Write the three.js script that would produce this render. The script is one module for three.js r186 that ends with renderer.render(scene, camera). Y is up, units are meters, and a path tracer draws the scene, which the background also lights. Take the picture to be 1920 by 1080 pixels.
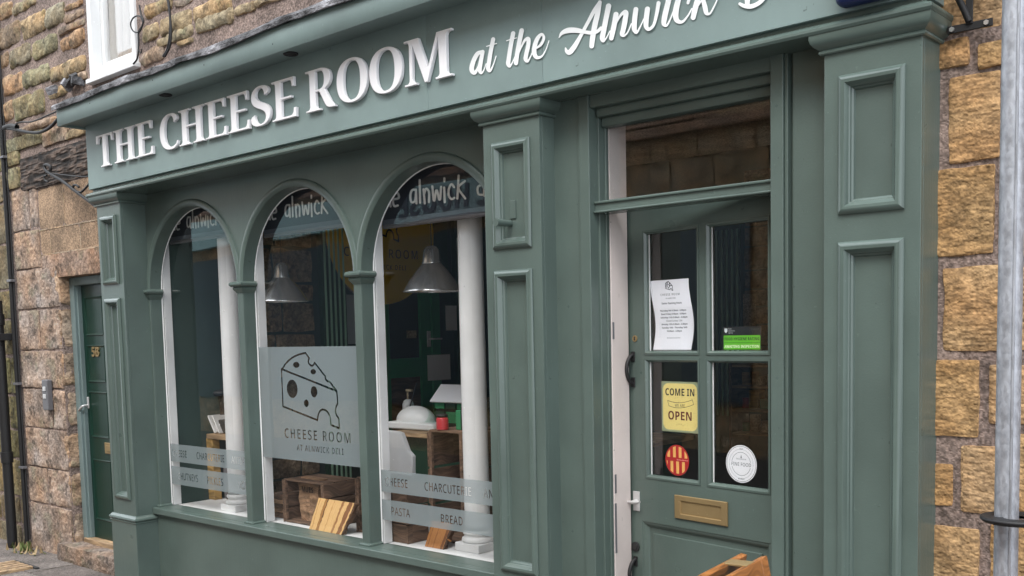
import * as THREE from 'three';
import { RoundedBoxGeometry } from 'three/addons/geometries/RoundedBoxGeometry.js';
import { mergeGeometries, toCreasedNormals } from 'three/addons/utils/BufferGeometryUtils.js';
import { FontLoader } from 'three/addons/loaders/FontLoader.js';
import { TextGeometry } from 'three/addons/geometries/TextGeometry.js';

// ---------------------------------------------------------------- camera, sky, sun, exposure
const DEG = Math.PI / 180, FOCAL = 1895.35, PPX = 960, PPY = 775;
const scene = new THREE.Scene();
const camera = new THREE.PerspectiveCamera(2 * Math.atan(PPY / FOCAL) / DEG, 1920 / (2 * PPY), 0.05, 300);
camera.position.set(7, 1.6, 3.4);
camera.rotation.order = 'YXZ';
camera.rotation.set(-4.638 * DEG, 41.792 * DEG, -1.325 * DEG);
camera.setViewOffset(1920, 2 * PPY, 0, 0, 1920, 1080);
camera.updateProjectionMatrix(); camera.updateMatrixWorld(true);

const renderer = new THREE.WebGLRenderer({ antialias: true });
renderer.toneMapping = THREE.LinearToneMapping;
renderer.toneMappingExposure = 3.7;
renderer.shadowMap.enabled = true;

{ // overcast sky: brightest overhead, one even veil of cloud
  const W = 128, H = 64, d = new Float32Array(W * H * 4);
  for (let j = 0; j < H; j++) for (let i = 0; i < W; i++) {
    const el = ((j + 0.5) / H - 0.5) * Math.PI, s = Math.max(0, Math.sin(el));
    const L = 1.0 * (0.62 + 0.58 * s), k = (j * W + i) * 4;
    d[k] = L * 0.93; d[k + 1] = L * 0.985; d[k + 2] = L * 1.06; d[k + 3] = 1;
  }
  const t = new THREE.DataTexture(d, W, H, THREE.RGBAFormat, THREE.FloatType);
  t.mapping = THREE.EquirectangularReflectionMapping; t.magFilter = THREE.LinearFilter; t.needsUpdate = true;
  scene.background = t; scene.environment = t;
}
const sun = new THREE.DirectionalLight(0xfff6ea, 0.6);
sun.position.set(6, 14, 9); sun.target.position.set(3, 1, 0);
sun.castShadow = true; sun.shadow.radius = 40; sun.shadow.mapSize.set(2048, 2048);
Object.assign(sun.shadow.camera, { left: -10, right: 10, top: 10, bottom: -10, near: 1, far: 50 });
scene.add(sun, sun.target);

// ---------------------------------------------------------------- helpers
const V3 = (x, y, z) => new THREE.Vector3(x, y, z);
function ray(u, v) { return V3((u - PPX) / FOCAL, -(v - PPY) / FOCAL, -1).applyQuaternion(camera.quaternion); }
function at(u, v, axis, value) { const d = ray(u, v), o = camera.position, t = (value - o[axis]) / d[axis]; return o.clone().addScaledVector(d, t); }
const onZ = (u, v, z) => at(u, v, 'z', z), onY = (u, v, y) => at(u, v, 'y', y), onX = (u, v, x) => at(u, v, 'x', x);
function rng(seed) { let a = seed >>> 0; return () => { a = (a + 0x6D2B79F5) >>> 0; let t = Math.imul(a ^ (a >>> 15), 1 | a); t = (t + Math.imul(t ^ (t >>> 7), 61 | t)) ^ t; return ((t ^ (t >>> 14)) >>> 0) / 4294967296; }; }
function hash(x, y, z) { let h = Math.imul(x, 374761393) ^ Math.imul(y, 668265263) ^ Math.imul(z, 2147483647 - 1274126177); h = Math.imul(h ^ (h >>> 13), 1274126177); return ((h ^ (h >>> 16)) >>> 0) / 4294967296; }
const sm = (t) => t * t * (3 - 2 * t), lerp = (a, b, t) => a + (b - a) * t, clamp = (x, a, b) => Math.min(b, Math.max(a, x));
function noise3(x, y, z) {
  const X = Math.floor(x), Y = Math.floor(y), Z = Math.floor(z), u = sm(x - X), v = sm(y - Y), w = sm(z - Z);
  const L = (k) => lerp(lerp(hash(X, Y, Z + k), hash(X + 1, Y, Z + k), u), lerp(hash(X, Y + 1, Z + k), hash(X + 1, Y + 1, Z + k), u), v);
  return lerp(L(0), L(1), w) * 2 - 1;
}
const fbm3 = (x, y, z, o = 3) => { let s = 0, a = 0.55; for (let i = 0; i < o; i++) { s += a * noise3(x, y, z); x = x * 2.03 + 11; y = y * 2.03 + 7; z = z * 2.03 + 3; a *= 0.5; } return s; };
function pn(x, y, p, s) { // periodic value noise, -1..1
  const X = Math.floor(x), Y = Math.floor(y), u = sm(x - X), v = sm(y - Y), m = (a) => ((a % p) + p) % p;
  return lerp(lerp(hash(m(X), m(Y), s), hash(m(X + 1), m(Y), s), u), lerp(hash(m(X), m(Y + 1), s), hash(m(X + 1), m(Y + 1), s), u), v) * 2 - 1;
}
const pf = (x, y, p, s, o = 4) => { let r = 0, a = 0.55; for (let i = 0; i < o; i++) { r += a * pn(x * p, y * p, p, s + i * 17); p *= 2; a *= 0.55; } return r; };
function dataTex(n, fn, srgb) {
  const d = new Uint8Array(n * n * 4);
  for (let j = 0; j < n; j++) for (let i = 0; i < n; i++) { const c = fn(i / n, j / n), k = (j * n + i) * 4; for (let q = 0; q < 3; q++) d[k + q] = clamp((Array.isArray(c) ? c[q] : c) * 255, 0, 255); d[k + 3] = 255; }
  const t = new THREE.DataTexture(d, n, n); t.wrapS = t.wrapT = THREE.RepeatWrapping; t.magFilter = THREE.LinearFilter; t.minFilter = THREE.LinearMipmapLinearFilter; t.generateMipmaps = true;
  if (srgb) t.colorSpace = THREE.SRGBColorSpace; t.needsUpdate = true; return t;
}
function canvasTex(w, h, draw) {
  const c = document.createElement('canvas'); c.width = w; c.height = h; draw(c.getContext('2d'), w, h);
  const t = new THREE.CanvasTexture(c); t.colorSpace = THREE.SRGBColorSpace; t.anisotropy = 8; return t;
}
// uv in metres from the dominant axis of each face
function boxUV(geo, scale = 1, off = 0) {
  const g = geo.index ? geo.toNonIndexed() : geo, p = g.attributes.position, uv = new Float32Array(p.count * 2), a = V3(), b = V3(), c = V3(), n = V3();
  for (let i = 0; i < p.count; i += 3) {
    a.fromBufferAttribute(p, i); b.fromBufferAttribute(p, i + 1); c.fromBufferAttribute(p, i + 2);
    n.copy(b).sub(a).cross(c.clone().sub(a)); const x = Math.abs(n.x), y = Math.abs(n.y), z = Math.abs(n.z);
    [a, b, c].forEach((q, k) => { const [s, t] = z >= x && z >= y ? [q.x, q.y] : x >= y ? [q.z, q.y] : [q.x, q.z]; uv[(i + k) * 2] = (s + off) * scale; uv[(i + k) * 2 + 1] = (t + off * 0.7) * scale; });
  }
  g.setAttribute('uv', new THREE.BufferAttribute(uv, 2)); return g;
}
const used = {};
function numbered(n) { used[n] = (used[n] ?? -1) + 1; return used[n] ? n + '_' + String(used[n]).padStart(3, '0') : n; }
function shade(o) { o.castShadow = o.receiveShadow = true; return o; }
function thing(name, label, category, base = [0, 0, 0], group) {
  const o = new THREE.Group(); o.name = numbered(name); o.position.set(...base); scene.add(o);
  o.userData = { label, category }; if (group) o.userData.group = group; return o;
}
// a part built in world coordinates under a thing, part or piece that has been moved but not turned
function part(parent, name, geo, mat, scale = 1, off = 0) {
  if (!geo.userData.done) geo = boxUV(geo, scale, off);
  const m = shade(new THREE.Mesh(geo, mat)); m.name = name;
  let q = parent; const p = V3(0, 0, 0); while (q && q !== scene && !q.userData.frame) { p.add(q.position); q = q.parent; }
  if (!parent.userData.local) m.position.copy(p.negate()); else m.userData.local = true;
  parent.add(m); return m;
}
const bare = (m) => { if (m.userData) delete m.userData.local; return m; };
function struct(name, geo, mat, scale = 1) { const m = shade(new THREE.Mesh(boxUV(geo, scale), mat)); m.name = numbered(name); m.userData = { kind: 'structure' }; scene.add(m); return m; }
function single(name, label, category, geo, mat, group, scale = 1) { const m = shade(new THREE.Mesh(geo.userData.done ? geo : boxUV(geo, scale), mat)); m.name = numbered(name); m.userData = { label, category }; if (group) m.userData.group = group; scene.add(m); return m; }
const keepUV = (g) => { g.userData.done = true; return g; };
function box(x0, y0, z0, x1, y1, z1, r = 0.004) {
  const w = Math.abs(x1 - x0), h = Math.abs(y1 - y0), d = Math.abs(z1 - z0), k = Math.min(r, w / 2.1, h / 2.1, d / 2.1);
  const g = k > 0.0004 ? new RoundedBoxGeometry(w, h, d, 1, k) : new THREE.BoxGeometry(w, h, d);
  g.translate((x0 + x1) / 2, (y0 + y1) / 2, (z0 + z1) / 2); return g.index ? g.toNonIndexed() : g;
}
const merge = (list) => mergeGeometries(list.map((g) => { const q = g.index ? g.toNonIndexed() : g; for (const k of Object.keys(q.attributes)) if (!['position', 'normal', 'uv'].includes(k)) q.deleteAttribute(k); return q; }));
// a block of stone: rounded box, roughened
function block(x0, y0, z0, x1, y1, z1, r, amp, seg, seed, freq = 9) {
  const w = x1 - x0, h = y1 - y0, d = z1 - z0, n = (l, s) => clamp(Math.round(l / s), 2, 40);
  const g = new THREE.BoxGeometry(w, h, d, n(w, seg), n(h, seg), n(d, seg * 1.6)), p = g.attributes.position, q = V3(), c = V3();
  const rr = Math.min(r, w / 2.2, h / 2.2, d / 2.2);
  for (let i = 0; i < p.count; i++) {
    q.fromBufferAttribute(p, i); c.set(clamp(q.x, -w / 2 + rr, w / 2 - rr), clamp(q.y, -h / 2 + rr, h / 2 - rr), clamp(q.z, -d / 2 + rr, d / 2 - rr));
    const e = q.clone().sub(c), l = e.length(); if (l > 1e-6) q.copy(c).addScaledVector(e, rr / l);
    const f = freq, X = (q.x + x0) * f + seed * 3.1, Y = (q.y + y0) * f, Z = q.z * f + seed;
    q.x += amp * fbm3(X, Y, Z) * 0.8; q.y += amp * fbm3(X + 31, Y, Z) * 0.8; q.z += amp * (fbm3(X, Y + 57, Z, 4) + 0.35 * noise3(X * 5, Y * 5, Z));
    p.setXYZ(i, q.x + (x0 + x1) / 2, q.y + (y0 + y1) / 2, q.z + (z0 + z1) / 2);
  }
  g.computeVertexNormals(); const uv = g.attributes.uv, nn = g.attributes.normal;
  for (let i = 0; i < p.count; i++) { const ax = Math.abs(nn.getX(i)), ay = Math.abs(nn.getY(i)); uv.setXY(i, (ax > 0.8 ? p.getZ(i) : p.getX(i)) + seed * 0.37, (ay > 0.8 ? p.getZ(i) : p.getY(i)) + seed * 0.71); }
  return keepUV(g);
}
// sweep a closed profile [out, up] along a plan path; put maps (a, b, up) to a point
function sweep(profile, path, put, closed = false, crease = 0.7) {
  const n = path.length, rings = [];
  for (let i = 0; i < n; i++) {
    const prev = closed || i > 0 ? path[(i - 1 + n) % n] : null, next = closed || i < n - 1 ? path[(i + 1) % n] : null, c = path[i];
    const nr = (p, q) => { const x = q[0] - p[0], y = q[1] - p[1], l = Math.hypot(x, y); return [y / l, -x / l]; };
    const a = prev ? nr(prev, c) : nr(c, next), b = next ? nr(c, next) : a, k = 1 + a[0] * b[0] + a[1] * b[1], m = [(a[0] + b[0]) / k, (a[1] + b[1]) / k];
    rings.push(profile.map(([o, u]) => put(c[0] + m[0] * o, c[1] + m[1] * o, u)));
  }
  const pos = [], tri = (a, b, c) => pos.push(a.x, a.y, a.z, b.x, b.y, b.z, c.x, c.y, c.z), P = profile.length;
  for (let i = 0; i < (closed ? n : n - 1); i++) for (let j = 0; j < P; j++) {
    const A = rings[i], B = rings[(i + 1) % n], k = (j + 1) % P; tri(A[j], B[j], B[k]); tri(A[j], B[k], A[k]);
  }
  if (!closed) for (const [r, f] of [[rings[0], 0], [rings[n - 1], 1]]) {
    for (const t of THREE.ShapeUtils.triangulateShape(profile.map((q) => new THREE.Vector2(...q)), [])) f ? tri(r[t[0]], r[t[2]], r[t[1]]) : tri(r[t[0]], r[t[1]], r[t[2]]);
  }
  const g = new THREE.BufferGeometry(); g.setAttribute('position', new THREE.Float32BufferAttribute(pos, 3)); g.computeVertexNormals();
  return toCreasedNormals(g, crease);
}
const plan = (a, b, u) => V3(a, u, b);                     // path in x,z; profile goes out and up
const face = (z) => (a, b, u) => V3(a, b, z + u);          // path in x,y on a wall; profile goes out in the wall's plane and forward
function rectPath(x0, y0, x1, y1) { return [[x0, y0], [x1, y0], [x1, y1], [x0, y1]]; }   // counter-clockwise: outward = out of the rectangle
function extrude(shape, z0, z1, bevel = 0) {
  const g = new THREE.ExtrudeGeometry(shape, { depth: z1 - z0 - 2 * bevel, bevelEnabled: bevel > 0, bevelThickness: bevel, bevelSize: bevel, bevelOffset: -bevel, bevelSegments: 2, curveSegments: 40 });
  g.translate(0, 0, z0 + bevel); return g;
}
function rectShape(x0, y0, x1, y1) { const s = new THREE.Shape(); s.moveTo(x0, y0); s.lineTo(x1, y0); s.lineTo(x1, y1); s.lineTo(x0, y1); s.closePath(); return s; }
function rectHole(x0, y0, x1, y1) { const s = new THREE.Path(); s.moveTo(x0, y0); s.lineTo(x0, y1); s.lineTo(x1, y1); s.lineTo(x1, y0); s.closePath(); return s; }
function tube(pts, r, seg = 0, rad = 8, closed = false) { const c = new THREE.CatmullRomCurve3(pts.map((p) => (p.isVector3 ? p : V3(...p))), closed, 'centripetal'); return new THREE.TubeGeometry(c, seg || pts.length * 6, r, rad, closed); }
function cyl(x, y0, y1, z, r0, r1 = r0, n = 24) { const g = new THREE.CylinderGeometry(r1, r0, y1 - y0, n); g.translate(x, (y0 + y1) / 2, z); return g; }
function lathe(prof, x, y, z, n = 40) { const g = new THREE.LatheGeometry(prof.map(([r, h]) => new THREE.Vector2(r, h)), n); g.translate(x, y, z); return g; }

// ---------------------------------------------------------------- materials
const M = {};
const mat = (o) => new THREE.MeshStandardMaterial(o);
const lin = (r, g, b) => new THREE.Color().setRGB(r, g, b);
{
  const brush = dataTex(512, (u, v) => 0.5 + 0.22 * pf(u, v * 0.999, 4, 5, 3) + 0.09 * pn(u * 128, v * 6, 128, 9) + 0.1 * pn(u * 256, v * 256, 256, 4));
  const sheen = dataTex(256, (u, v) => [0, 0.46 + 0.13 * pf(u, v, 5, 21, 4), 0]);
  const tone = dataTex(512, (u, v) => { const a = 0.91 + 0.085 * pf(u, v, 3, 31, 5), s = pn(u * 110, v * 110, 110, 77) > 0.9 && pn(u * 13, v * 13, 13, 5) > 0.45 ? 0.22 : pn(u * 80, v * 80, 80, 177) > 0.93 && pn(u * 17, v * 17, 17, 55) > 0.5 ? -0.2 : 0; return [a + s, a + s, a + s]; }, true);
  M.green = mat({ color: lin(0.11, 0.152, 0.135), map: tone, bumpMap: brush, bumpScale: 0.0013, roughness: 1, roughnessMap: sheen });
  M.green.roughness = 0.75;
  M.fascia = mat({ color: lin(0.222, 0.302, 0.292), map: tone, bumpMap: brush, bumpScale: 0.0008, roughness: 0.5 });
  M.gloss = mat({ color: lin(0.11, 0.152, 0.135), map: tone, bumpMap: brush, bumpScale: 0.0004, roughness: 0.24 });
  M.trim = mat({ color: lin(0.2, 0.27, 0.27), map: tone, bumpMap: brush, bumpScale: 0.001, roughness: 0.55 });
  M.white = mat({ color: lin(0.85, 0.86, 0.86), map: tone, bumpMap: brush, bumpScale: 0.0012, roughness: 0.55 });
  M.lining = mat({ color: lin(0.84, 0.74, 0.7), map: tone, bumpMap: brush, bumpScale: 0.0012, roughness: 0.6 });
  M.letter = mat({ color: lin(0.85, 0.84, 0.86), roughness: 0.4 });
  M.paintedWhite = mat({ color: lin(0.84, 0.86, 0.86), roughness: 0.6 });
  M.shopDarkGreen = mat({ color: lin(0.012, 0.055, 0.03), map: tone, bumpMap: brush, bumpScale: 0.001, roughness: 0.45 });
  M.shopGreen = mat({ color: lin(0.03, 0.26, 0.11), map: tone, bumpMap: brush, bumpScale: 0.001, roughness: 0.5 });
  M.flute = mat({ color: lin(0.3, 0.5, 0.36), roughness: 0.5 });
  M.doorGreen = mat({ color: lin(0.003, 0.032, 0.02), map: tone, bumpMap: brush, bumpScale: 0.001, roughness: 0.35 });
  // stone
  const grain = (u, v) => 0.28 * pf(u, v, 4, 3, 4) + 0.36 * pn(u * 44, v * 44, 44, 12) + 0.4 * pn(u * 90, v * 90, 90, 19) + 0.25 * pn(u * 200, v * 200, 200, 29);
  const stoneMap = dataTex(1024, (u, v) => {
    const g = grain(u, v), p = pf(u, v, 6, 44, 4), l = pf(u, v, 9, 91, 4), dk = clamp((pf(u, v, 14, 61, 3) - 0.34) * 1.6, 0, 0.3);
    const b = clamp(0.8 + 0.28 * g + 0.2 * p, 0.2, 1) * (1 - dk), li = clamp((l - 0.22) * 1.6, 0, 0.35);
    const h = pf(u, v, 5, 133, 3), hi = 0.22 * Math.max(0, pn(u * 40, v * 40, 40, 15) - 0.35); return [b * (1 - 0.2 * li) + hi, b * (0.97 - 0.08 * li + 0.08 * h) + hi, b * (0.93 + 0.16 * h - 0.15 * li) + hi];
  }, true);
  const stoneBump = dataTex(1024, (u, v) => 0.5 + 0.3 * pf(u, v, 10, 3, 4) + 0.3 * pn(u * 52, v * 52, 52, 12) + 0.16 * pn(u * 220, v * 220, 220, 19) - 0.25 * Math.max(0, pn(u * 48, v * 48, 48, 71) - 0.4));
  const toolBump = dataTex(1024, (u, v) => 0.5 + 0.22 * pf(u, v, 8, 3, 3) + 0.26 * pn(u * 60 + pn(u * 12, v * 12, 12, 6) * 1.6, v * 128, 256, 33) + 0.12 * pn(u * 220, v * 220, 220, 19));
  const st = (r, g, b, bump = 0.006, tool = false) => mat({ color: lin(r, g, b), map: stoneMap, bumpMap: tool ? toolBump : stoneBump, bumpScale: bump, roughness: 0.95 });
  M.rubble = { o: st(0.47, 0.33, 0.215), b: st(0.34, 0.26, 0.185), y: st(0.48, 0.38, 0.24), g: st(0.33, 0.3, 0.22), m: st(0.32, 0.295, 0.185), t: st(0.43, 0.36, 0.24), p: st(0.43, 0.34, 0.27) };
  const sandMap = dataTex(1024, (u, v) => { const h = pf(u, v, 5, 133, 3), b = clamp(0.84 + 0.16 * pn(u * 36 + pn(u * 9, v * 9, 9, 6) * 1.5, v * 96, 192, 33) + 0.14 * pn(u * 120, v * 150, 300, 19) + 0.1 * pf(u, v, 7, 44, 3), 0.2, 1); return [b, b * (0.97 + 0.05 * h), b * (0.94 + 0.1 * h)]; }, true);
  const sd = (r, g, b, bump) => mat({ color: lin(r, g, b), map: sandMap, bumpMap: toolBump, bumpScale: bump, roughness: 0.95 });
  M.golden = [sd(0.56, 0.37, 0.19, 0.006), sd(0.5, 0.325, 0.155, 0.006), sd(0.58, 0.4, 0.225, 0.006)];
  M.pink = [st(0.5, 0.4, 0.345, 0.007), st(0.46, 0.375, 0.33, 0.007), st(0.52, 0.41, 0.345, 0.007)];
  M.wornOrange = st(0.56, 0.43, 0.33, 0.008);
  M.ashlar = [];
  M.lintel = st(0.44, 0.31, 0.24, 0.006);
  M.mossy = [st(0.24, 0.22, 0.1), st(0.3, 0.25, 0.13), st(0.26, 0.22, 0.14)];
  M.pointing = st(0.62, 0.5, 0.38, 0.002);
  M.farStone = [st(0.56, 0.43, 0.29), st(0.52, 0.4, 0.26), st(0.58, 0.46, 0.32)];
  M.innerStone = st(0.36, 0.28, 0.2);
  const mortarMap = dataTex(512, (u, v) => { const b = clamp(0.8 + 0.2 * pf(u, v, 5, 8, 4) + 0.2 * pn(u * 128, v * 128, 128, 3), 0, 1); return [b, b * 0.97, b * 0.96]; }, true);
  M.mortar = mat({ color: lin(0.36, 0.29, 0.255), map: mortarMap, bumpMap: stoneBump, bumpScale: 0.006, roughness: 1 });
  for (const c of [[0.47, 0.345, 0.225], [0.45, 0.325, 0.21]]) M.ashlar.push(mat({ color: lin(...c), map: mortarMap, bumpMap: stoneBump, bumpScale: 0.0012, roughness: 0.9 }));
  M.flaunching = mat({ color: lin(0.5, 0.4, 0.38), map: mortarMap, bumpMap: stoneBump, bumpScale: 0.012, roughness: 1 });
  M.paving = [0, 1, 2].map((k) => mat({ color: lin(0.25 - k * 0.03, 0.23 - k * 0.03, 0.21 - k * 0.028), map: mortarMap, bumpMap: stoneBump, bumpScale: 0.006, roughness: 0.85 }));
  M.asphalt = mat({ color: lin(0.07, 0.07, 0.07), map: mortarMap, bumpMap: stoneBump, bumpScale: 0.01, roughness: 0.9 });
  M.step = st(0.34, 0.27, 0.23, 0.01);
  // timber
  const grainTex = (s, f, k) => dataTex(512, (u, v) => { const w = 0.12 * pf(u, v, 3, s, 3), g = pn(u * 4, (v + w) * f, 512, s + 3), h = pn(u * 8, (v + w) * f * 3.7, 2048, s + 9), b = clamp(0.78 + k * g + k * 0.8 * h, 0, 1); return [b, b * 0.98, b * 0.95]; }, true);
  const crateTex = grainTex(5, 28, 0.16), barkTex = grainTex(15, 40, 0.3);
  const beamTex = dataTex(512, (u, v) => { const w = 0.012 * pf(u, v, 4, 8, 3), b = clamp(0.62 + 0.3 * pn(u * 5, (v + w) * 40, 40, 3) + 0.3 * pn(u * 10, (v + w) * 80, 80, 5) + 0.25 * pf(u, v, 24, 6, 3), 0.05, 1); return [b, b * 0.98, b * 0.96]; }, true);
  M.crate = mat({ color: lin(0.2, 0.125, 0.085), map: crateTex, bumpMap: crateTex, bumpScale: 0.002, roughness: 0.85 });
  M.oldTimber = mat({ color: lin(0.125, 0.092, 0.075), map: beamTex, bumpMap: beamTex, bumpScale: 0.02, roughness: 0.95 });
  M.pine = mat({ color: lin(0.62, 0.4, 0.14), map: crateTex, bumpMap: crateTex, bumpScale: 0.001, roughness: 0.6 });
  M.plank = mat({ color: lin(0.55, 0.39, 0.24), map: crateTex, bumpMap: crateTex, bumpScale: 0.001, roughness: 0.65 });
  M.varnished = mat({ color: lin(0.46, 0.19, 0.06), map: crateTex, bumpMap: crateTex, bumpScale: 0.001, roughness: 0.35 });
  M.floorWood = mat({ color: lin(0.32, 0.22, 0.14), map: crateTex, roughness: 0.5 });
  // metals and the rest
  const cells = []; const cr = rng(77); for (let i = 0; i < 420; i++) cells.push([cr(), cr(), cr()]);
  const spangle = (u, v) => { v = (v * 1) % 1; let b = 9, w = 0; u += 0.012 * pn(u * 20, v * 20, 20, 3); v += 0.03 * pn(u * 14, v * 14, 14, 8); for (const c of cells) { let dx = Math.abs(u - c[0]), dy = Math.abs(v - c[1]); dx = Math.min(dx, 1 - dx); dy = Math.min(dy, 1 - dy); const q = dx * dx * 1.6 + dy * dy; if (q < b) { b = q; w = c[2]; } } return w; };
  const N = 256, sp = new Float32Array(N * N); for (let j = 0; j < N; j++) for (let i = 0; i < N; i++) sp[j * N + i] = spangle(i / N, j / N);
  const spAt = (u, v) => sp[Math.floor(v * N) * N + Math.floor(u * N)];
  M.galvanised = mat({ color: lin(0.47, 0.49, 0.52), map: dataTex(256, (u, v) => { const b = 0.82 + 0.1 * spAt(u, v) + 0.12 * pf(u, v, 9, 2, 4); return [b, b, b * 1.01]; }, true), roughnessMap: dataTex(256, (u, v) => [0, 0.45 + 0.2 * spAt(u, v), 0]), metalness: 0.55, roughness: 1 });
  M.lead = mat({ color: lin(0.3, 0.3, 0.32), map: dataTex(256, (u, v) => { const p = pf(u, v, 6, 14, 5), b = clamp(0.62 + 0.6 * p, 0.1, 1); return [b, b, b]; }, true), bumpMap: stoneBump, bumpScale: 0.012, roughness: 0.75 });
  M.black = mat({ color: lin(0.01, 0.01, 0.011), roughness: 0.6 });
  M.blackMatte = mat({ color: lin(0.02, 0.02, 0.021), roughness: 0.8 });
  M.brass = mat({ color: lin(0.46, 0.33, 0.16), map: tone, metalness: 0.6, roughness: 0.5 });
  M.chrome = mat({ color: lin(0.75, 0.75, 0.75), metalness: 0.9, roughness: 0.3 });
  M.steelPaint = mat({ color: lin(0.6, 0.6, 0.6), metalness: 0.4, roughness: 0.45 });
  M.aluminium = mat({ color: lin(0.82, 0.82, 0.81), metalness: 0.8, roughness: 0.22 });
  M.navy = mat({ color: lin(0.008, 0.02, 0.09), roughness: 0.35 });
  M.blind = mat({ color: lin(0.03, 0.036, 0.055), map: tone, roughness: 0.85 });
  M.blindText = mat({ color: lin(0.8, 0.8, 0.78), roughness: 0.85 });
  M.glass = new THREE.MeshPhysicalMaterial({ color: 0xffffff, transmission: 1, thickness: 0, roughness: 0.0, ior: 1.5, side: THREE.DoubleSide, bumpMap: dataTex(256, (u, v) => 0.5 + 0.5 * pf(u, v, 3, 60, 2)), bumpScale: 0.0008 });
  M.guardGlass = new THREE.MeshPhysicalMaterial({ color: lin(0.85, 0.95, 0.9), transmission: 1, thickness: 0, roughness: 0.02, ior: 1.5, side: THREE.DoubleSide });
  M.paper = mat({ color: lin(0.78, 0.78, 0.8), roughness: 0.9, side: THREE.DoubleSide });
  M.curtain = mat({ color: lin(0.36, 0.34, 0.31), roughness: 0.95 });
  M.greyPlastic = mat({ color: lin(0.13, 0.13, 0.14), roughness: 0.5 });
  M.whitePlastic = mat({ color: lin(0.72, 0.74, 0.74), roughness: 0.35 });
  M.kraft = mat({ color: lin(0.46, 0.29, 0.18), map: crateTex, bumpMap: stoneBump, bumpScale: 0.008, roughness: 0.9 });
  M.red = mat({ color: lin(0.42, 0.03, 0.04), roughness: 0.35 });
  M.leaf = mat({ color: lin(0.1, 0.13, 0.035), roughness: 0.8, side: THREE.DoubleSide });
  M.dryLeaf = mat({ color: lin(0.3, 0.22, 0.12), roughness: 0.9, side: THREE.DoubleSide });
  M.plasterDark = mat({ color: lin(0.12, 0.16, 0.145), map: tone, roughness: 0.9 });
  M.tealPaint = mat({ color: lin(0.035, 0.066, 0.06), map: tone, roughness: 0.7 });
  M.ceiling = mat({ color: lin(0.75, 0.71, 0.62), map: mortarMap, roughness: 0.9 });
  M.cream = mat({ color: lin(0.62, 0.52, 0.34), map: mortarMap, roughness: 0.8 });
  M.tealSign = mat({ color: lin(0.36, 0.58, 0.58), roughness: 0.5 });
  M.tealDark = mat({ color: lin(0.03, 0.06, 0.08), roughness: 0.5 });
}
const serifBold = await new FontLoader().loadAsync('fonts/droid/droid_serif_bold.typeface.json');
const sansBold = await new FontLoader().loadAsync('fonts/droid/droid_sans_bold.typeface.json');

// ---------------------------------------------------------------- ground
const GY = -0.12;
struct('road', box(-14, GY - 0.3, 1.5, 16, GY - 0.1, 7, 0), M.asphalt);
{
  const pave = struct('pavement', box(-14, GY - 0.3, -1, 16, GY - 0.012, 1.5, 0.01), M.mortar);
  const r = rng(5); let z = 1.48;
  for (const d of [0.62, 0.6, 0.55]) { let x = -3.2 + r() * 0.3; while (x < 7.5) { const w = 0.55 + r() * 0.5; part(pave, 'slab', box(x, GY - 0.05, z - d + 0.006, x + w - 0.012, GY - 0.004 + r() * 0.006, z, 0.006), M.paving[Math.floor(r() * 3)], 1, r() * 5); x += w; } z -= d; }
}

// ---------------------------------------------------------------- the old stone building
const WZ = -0.16;
const bld = thing('stone_building', 'old sandstone building with rubble and squared stones around the green shopfront', 'building', [-0.9, GY, WZ]);
{
  const s = rectShape(-6, -0.3, 10, 8), h = new THREE.Path();
  [[-0.86, -0.28], [-0.86, 2.1], [0.12, 2.1], [0.12, 3.15], [5.76, 3.15], [5.76, -0.28]].forEach(([x, y], i) => (i ? h.lineTo(x, y) : h.moveTo(x, y))); h.closePath(); s.holes.push(h, rectHole(-0.13, 3.44, 0.52, 4.9));
  part(bld, 'mortar_wall', extrude(s, WZ - 0.45, WZ - 0.006), M.mortar);
}
let sid = 1;
function stone(x0, y0, x1, y1, proud, m, r = 0.045, amp = 0.02, seg = 0.028, back = -0.25) { sid++; return part(bld, 'stone', block(x0, y0, back, x1, y1, WZ + proud, r, amp, seg, sid), m); }
function stonePx(x0, y0, x1, y1, k, r = 0.05, amp = 0.024) { // picture box of one stone on the wall's face
  const cx = (x0 + x1) / 2, cy = (y0 + y1) / 2, slope = Math.abs(cy - 655) / (cx + 1172), hh = Math.max((y1 - y0) - 0.3 * slope * (x1 - x0), (y1 - y0) * 0.65);
  const a = onZ(x0 - 1.5, cy, WZ), b = onZ(x1 + 1.5, cy, WZ), t = onZ(cx, cy - hh / 2, WZ), u = onZ(cx, cy + hh / 2, WZ);
  stone(a.x, u.y, b.x, t.y, 0.016, M.rubble[k], r, amp);
}
for (const [x0, y0, x1, y1, k] of [[-40, 10, 98, 170, 'o'], [100, -30, 280, 105, 't'], [-40, 170, 155, 392, 'b'], [170, 85, 352, 303, 'y'], [357, 12, 502, 225, 'g'], [508, 0, 642, 78, 'o'], [505, 75, 648, 168, 'p'], [455, 168, 655, 256, 'p'],
  [250, 262, 445, 464, 'm'], [470, 236, 656, 400, 'o'], [73, 335, 240, 534, 'g'], [-50, 408, 62, 564, 'o'], [390, 440, 665, 625, 'y'], [185, 497, 384, 684, 'm'], [18, 556, 172, 754, 'o'], [110, 706, 345, 934, 'm'], [22, 778, 100, 955, 'o'], [378, 655, 525, 775, 't'], [545, 560, 680, 660, 'p'],
  [110, 925, 440, 1040, 'p'], [380, 975, 510, 1060, 't'], [515, 975, 690, 1080, 't']]) stonePx(x0 / 4.154, y0 / 4.154, x1 / 4.154, y1 / 4.154, k);
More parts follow.
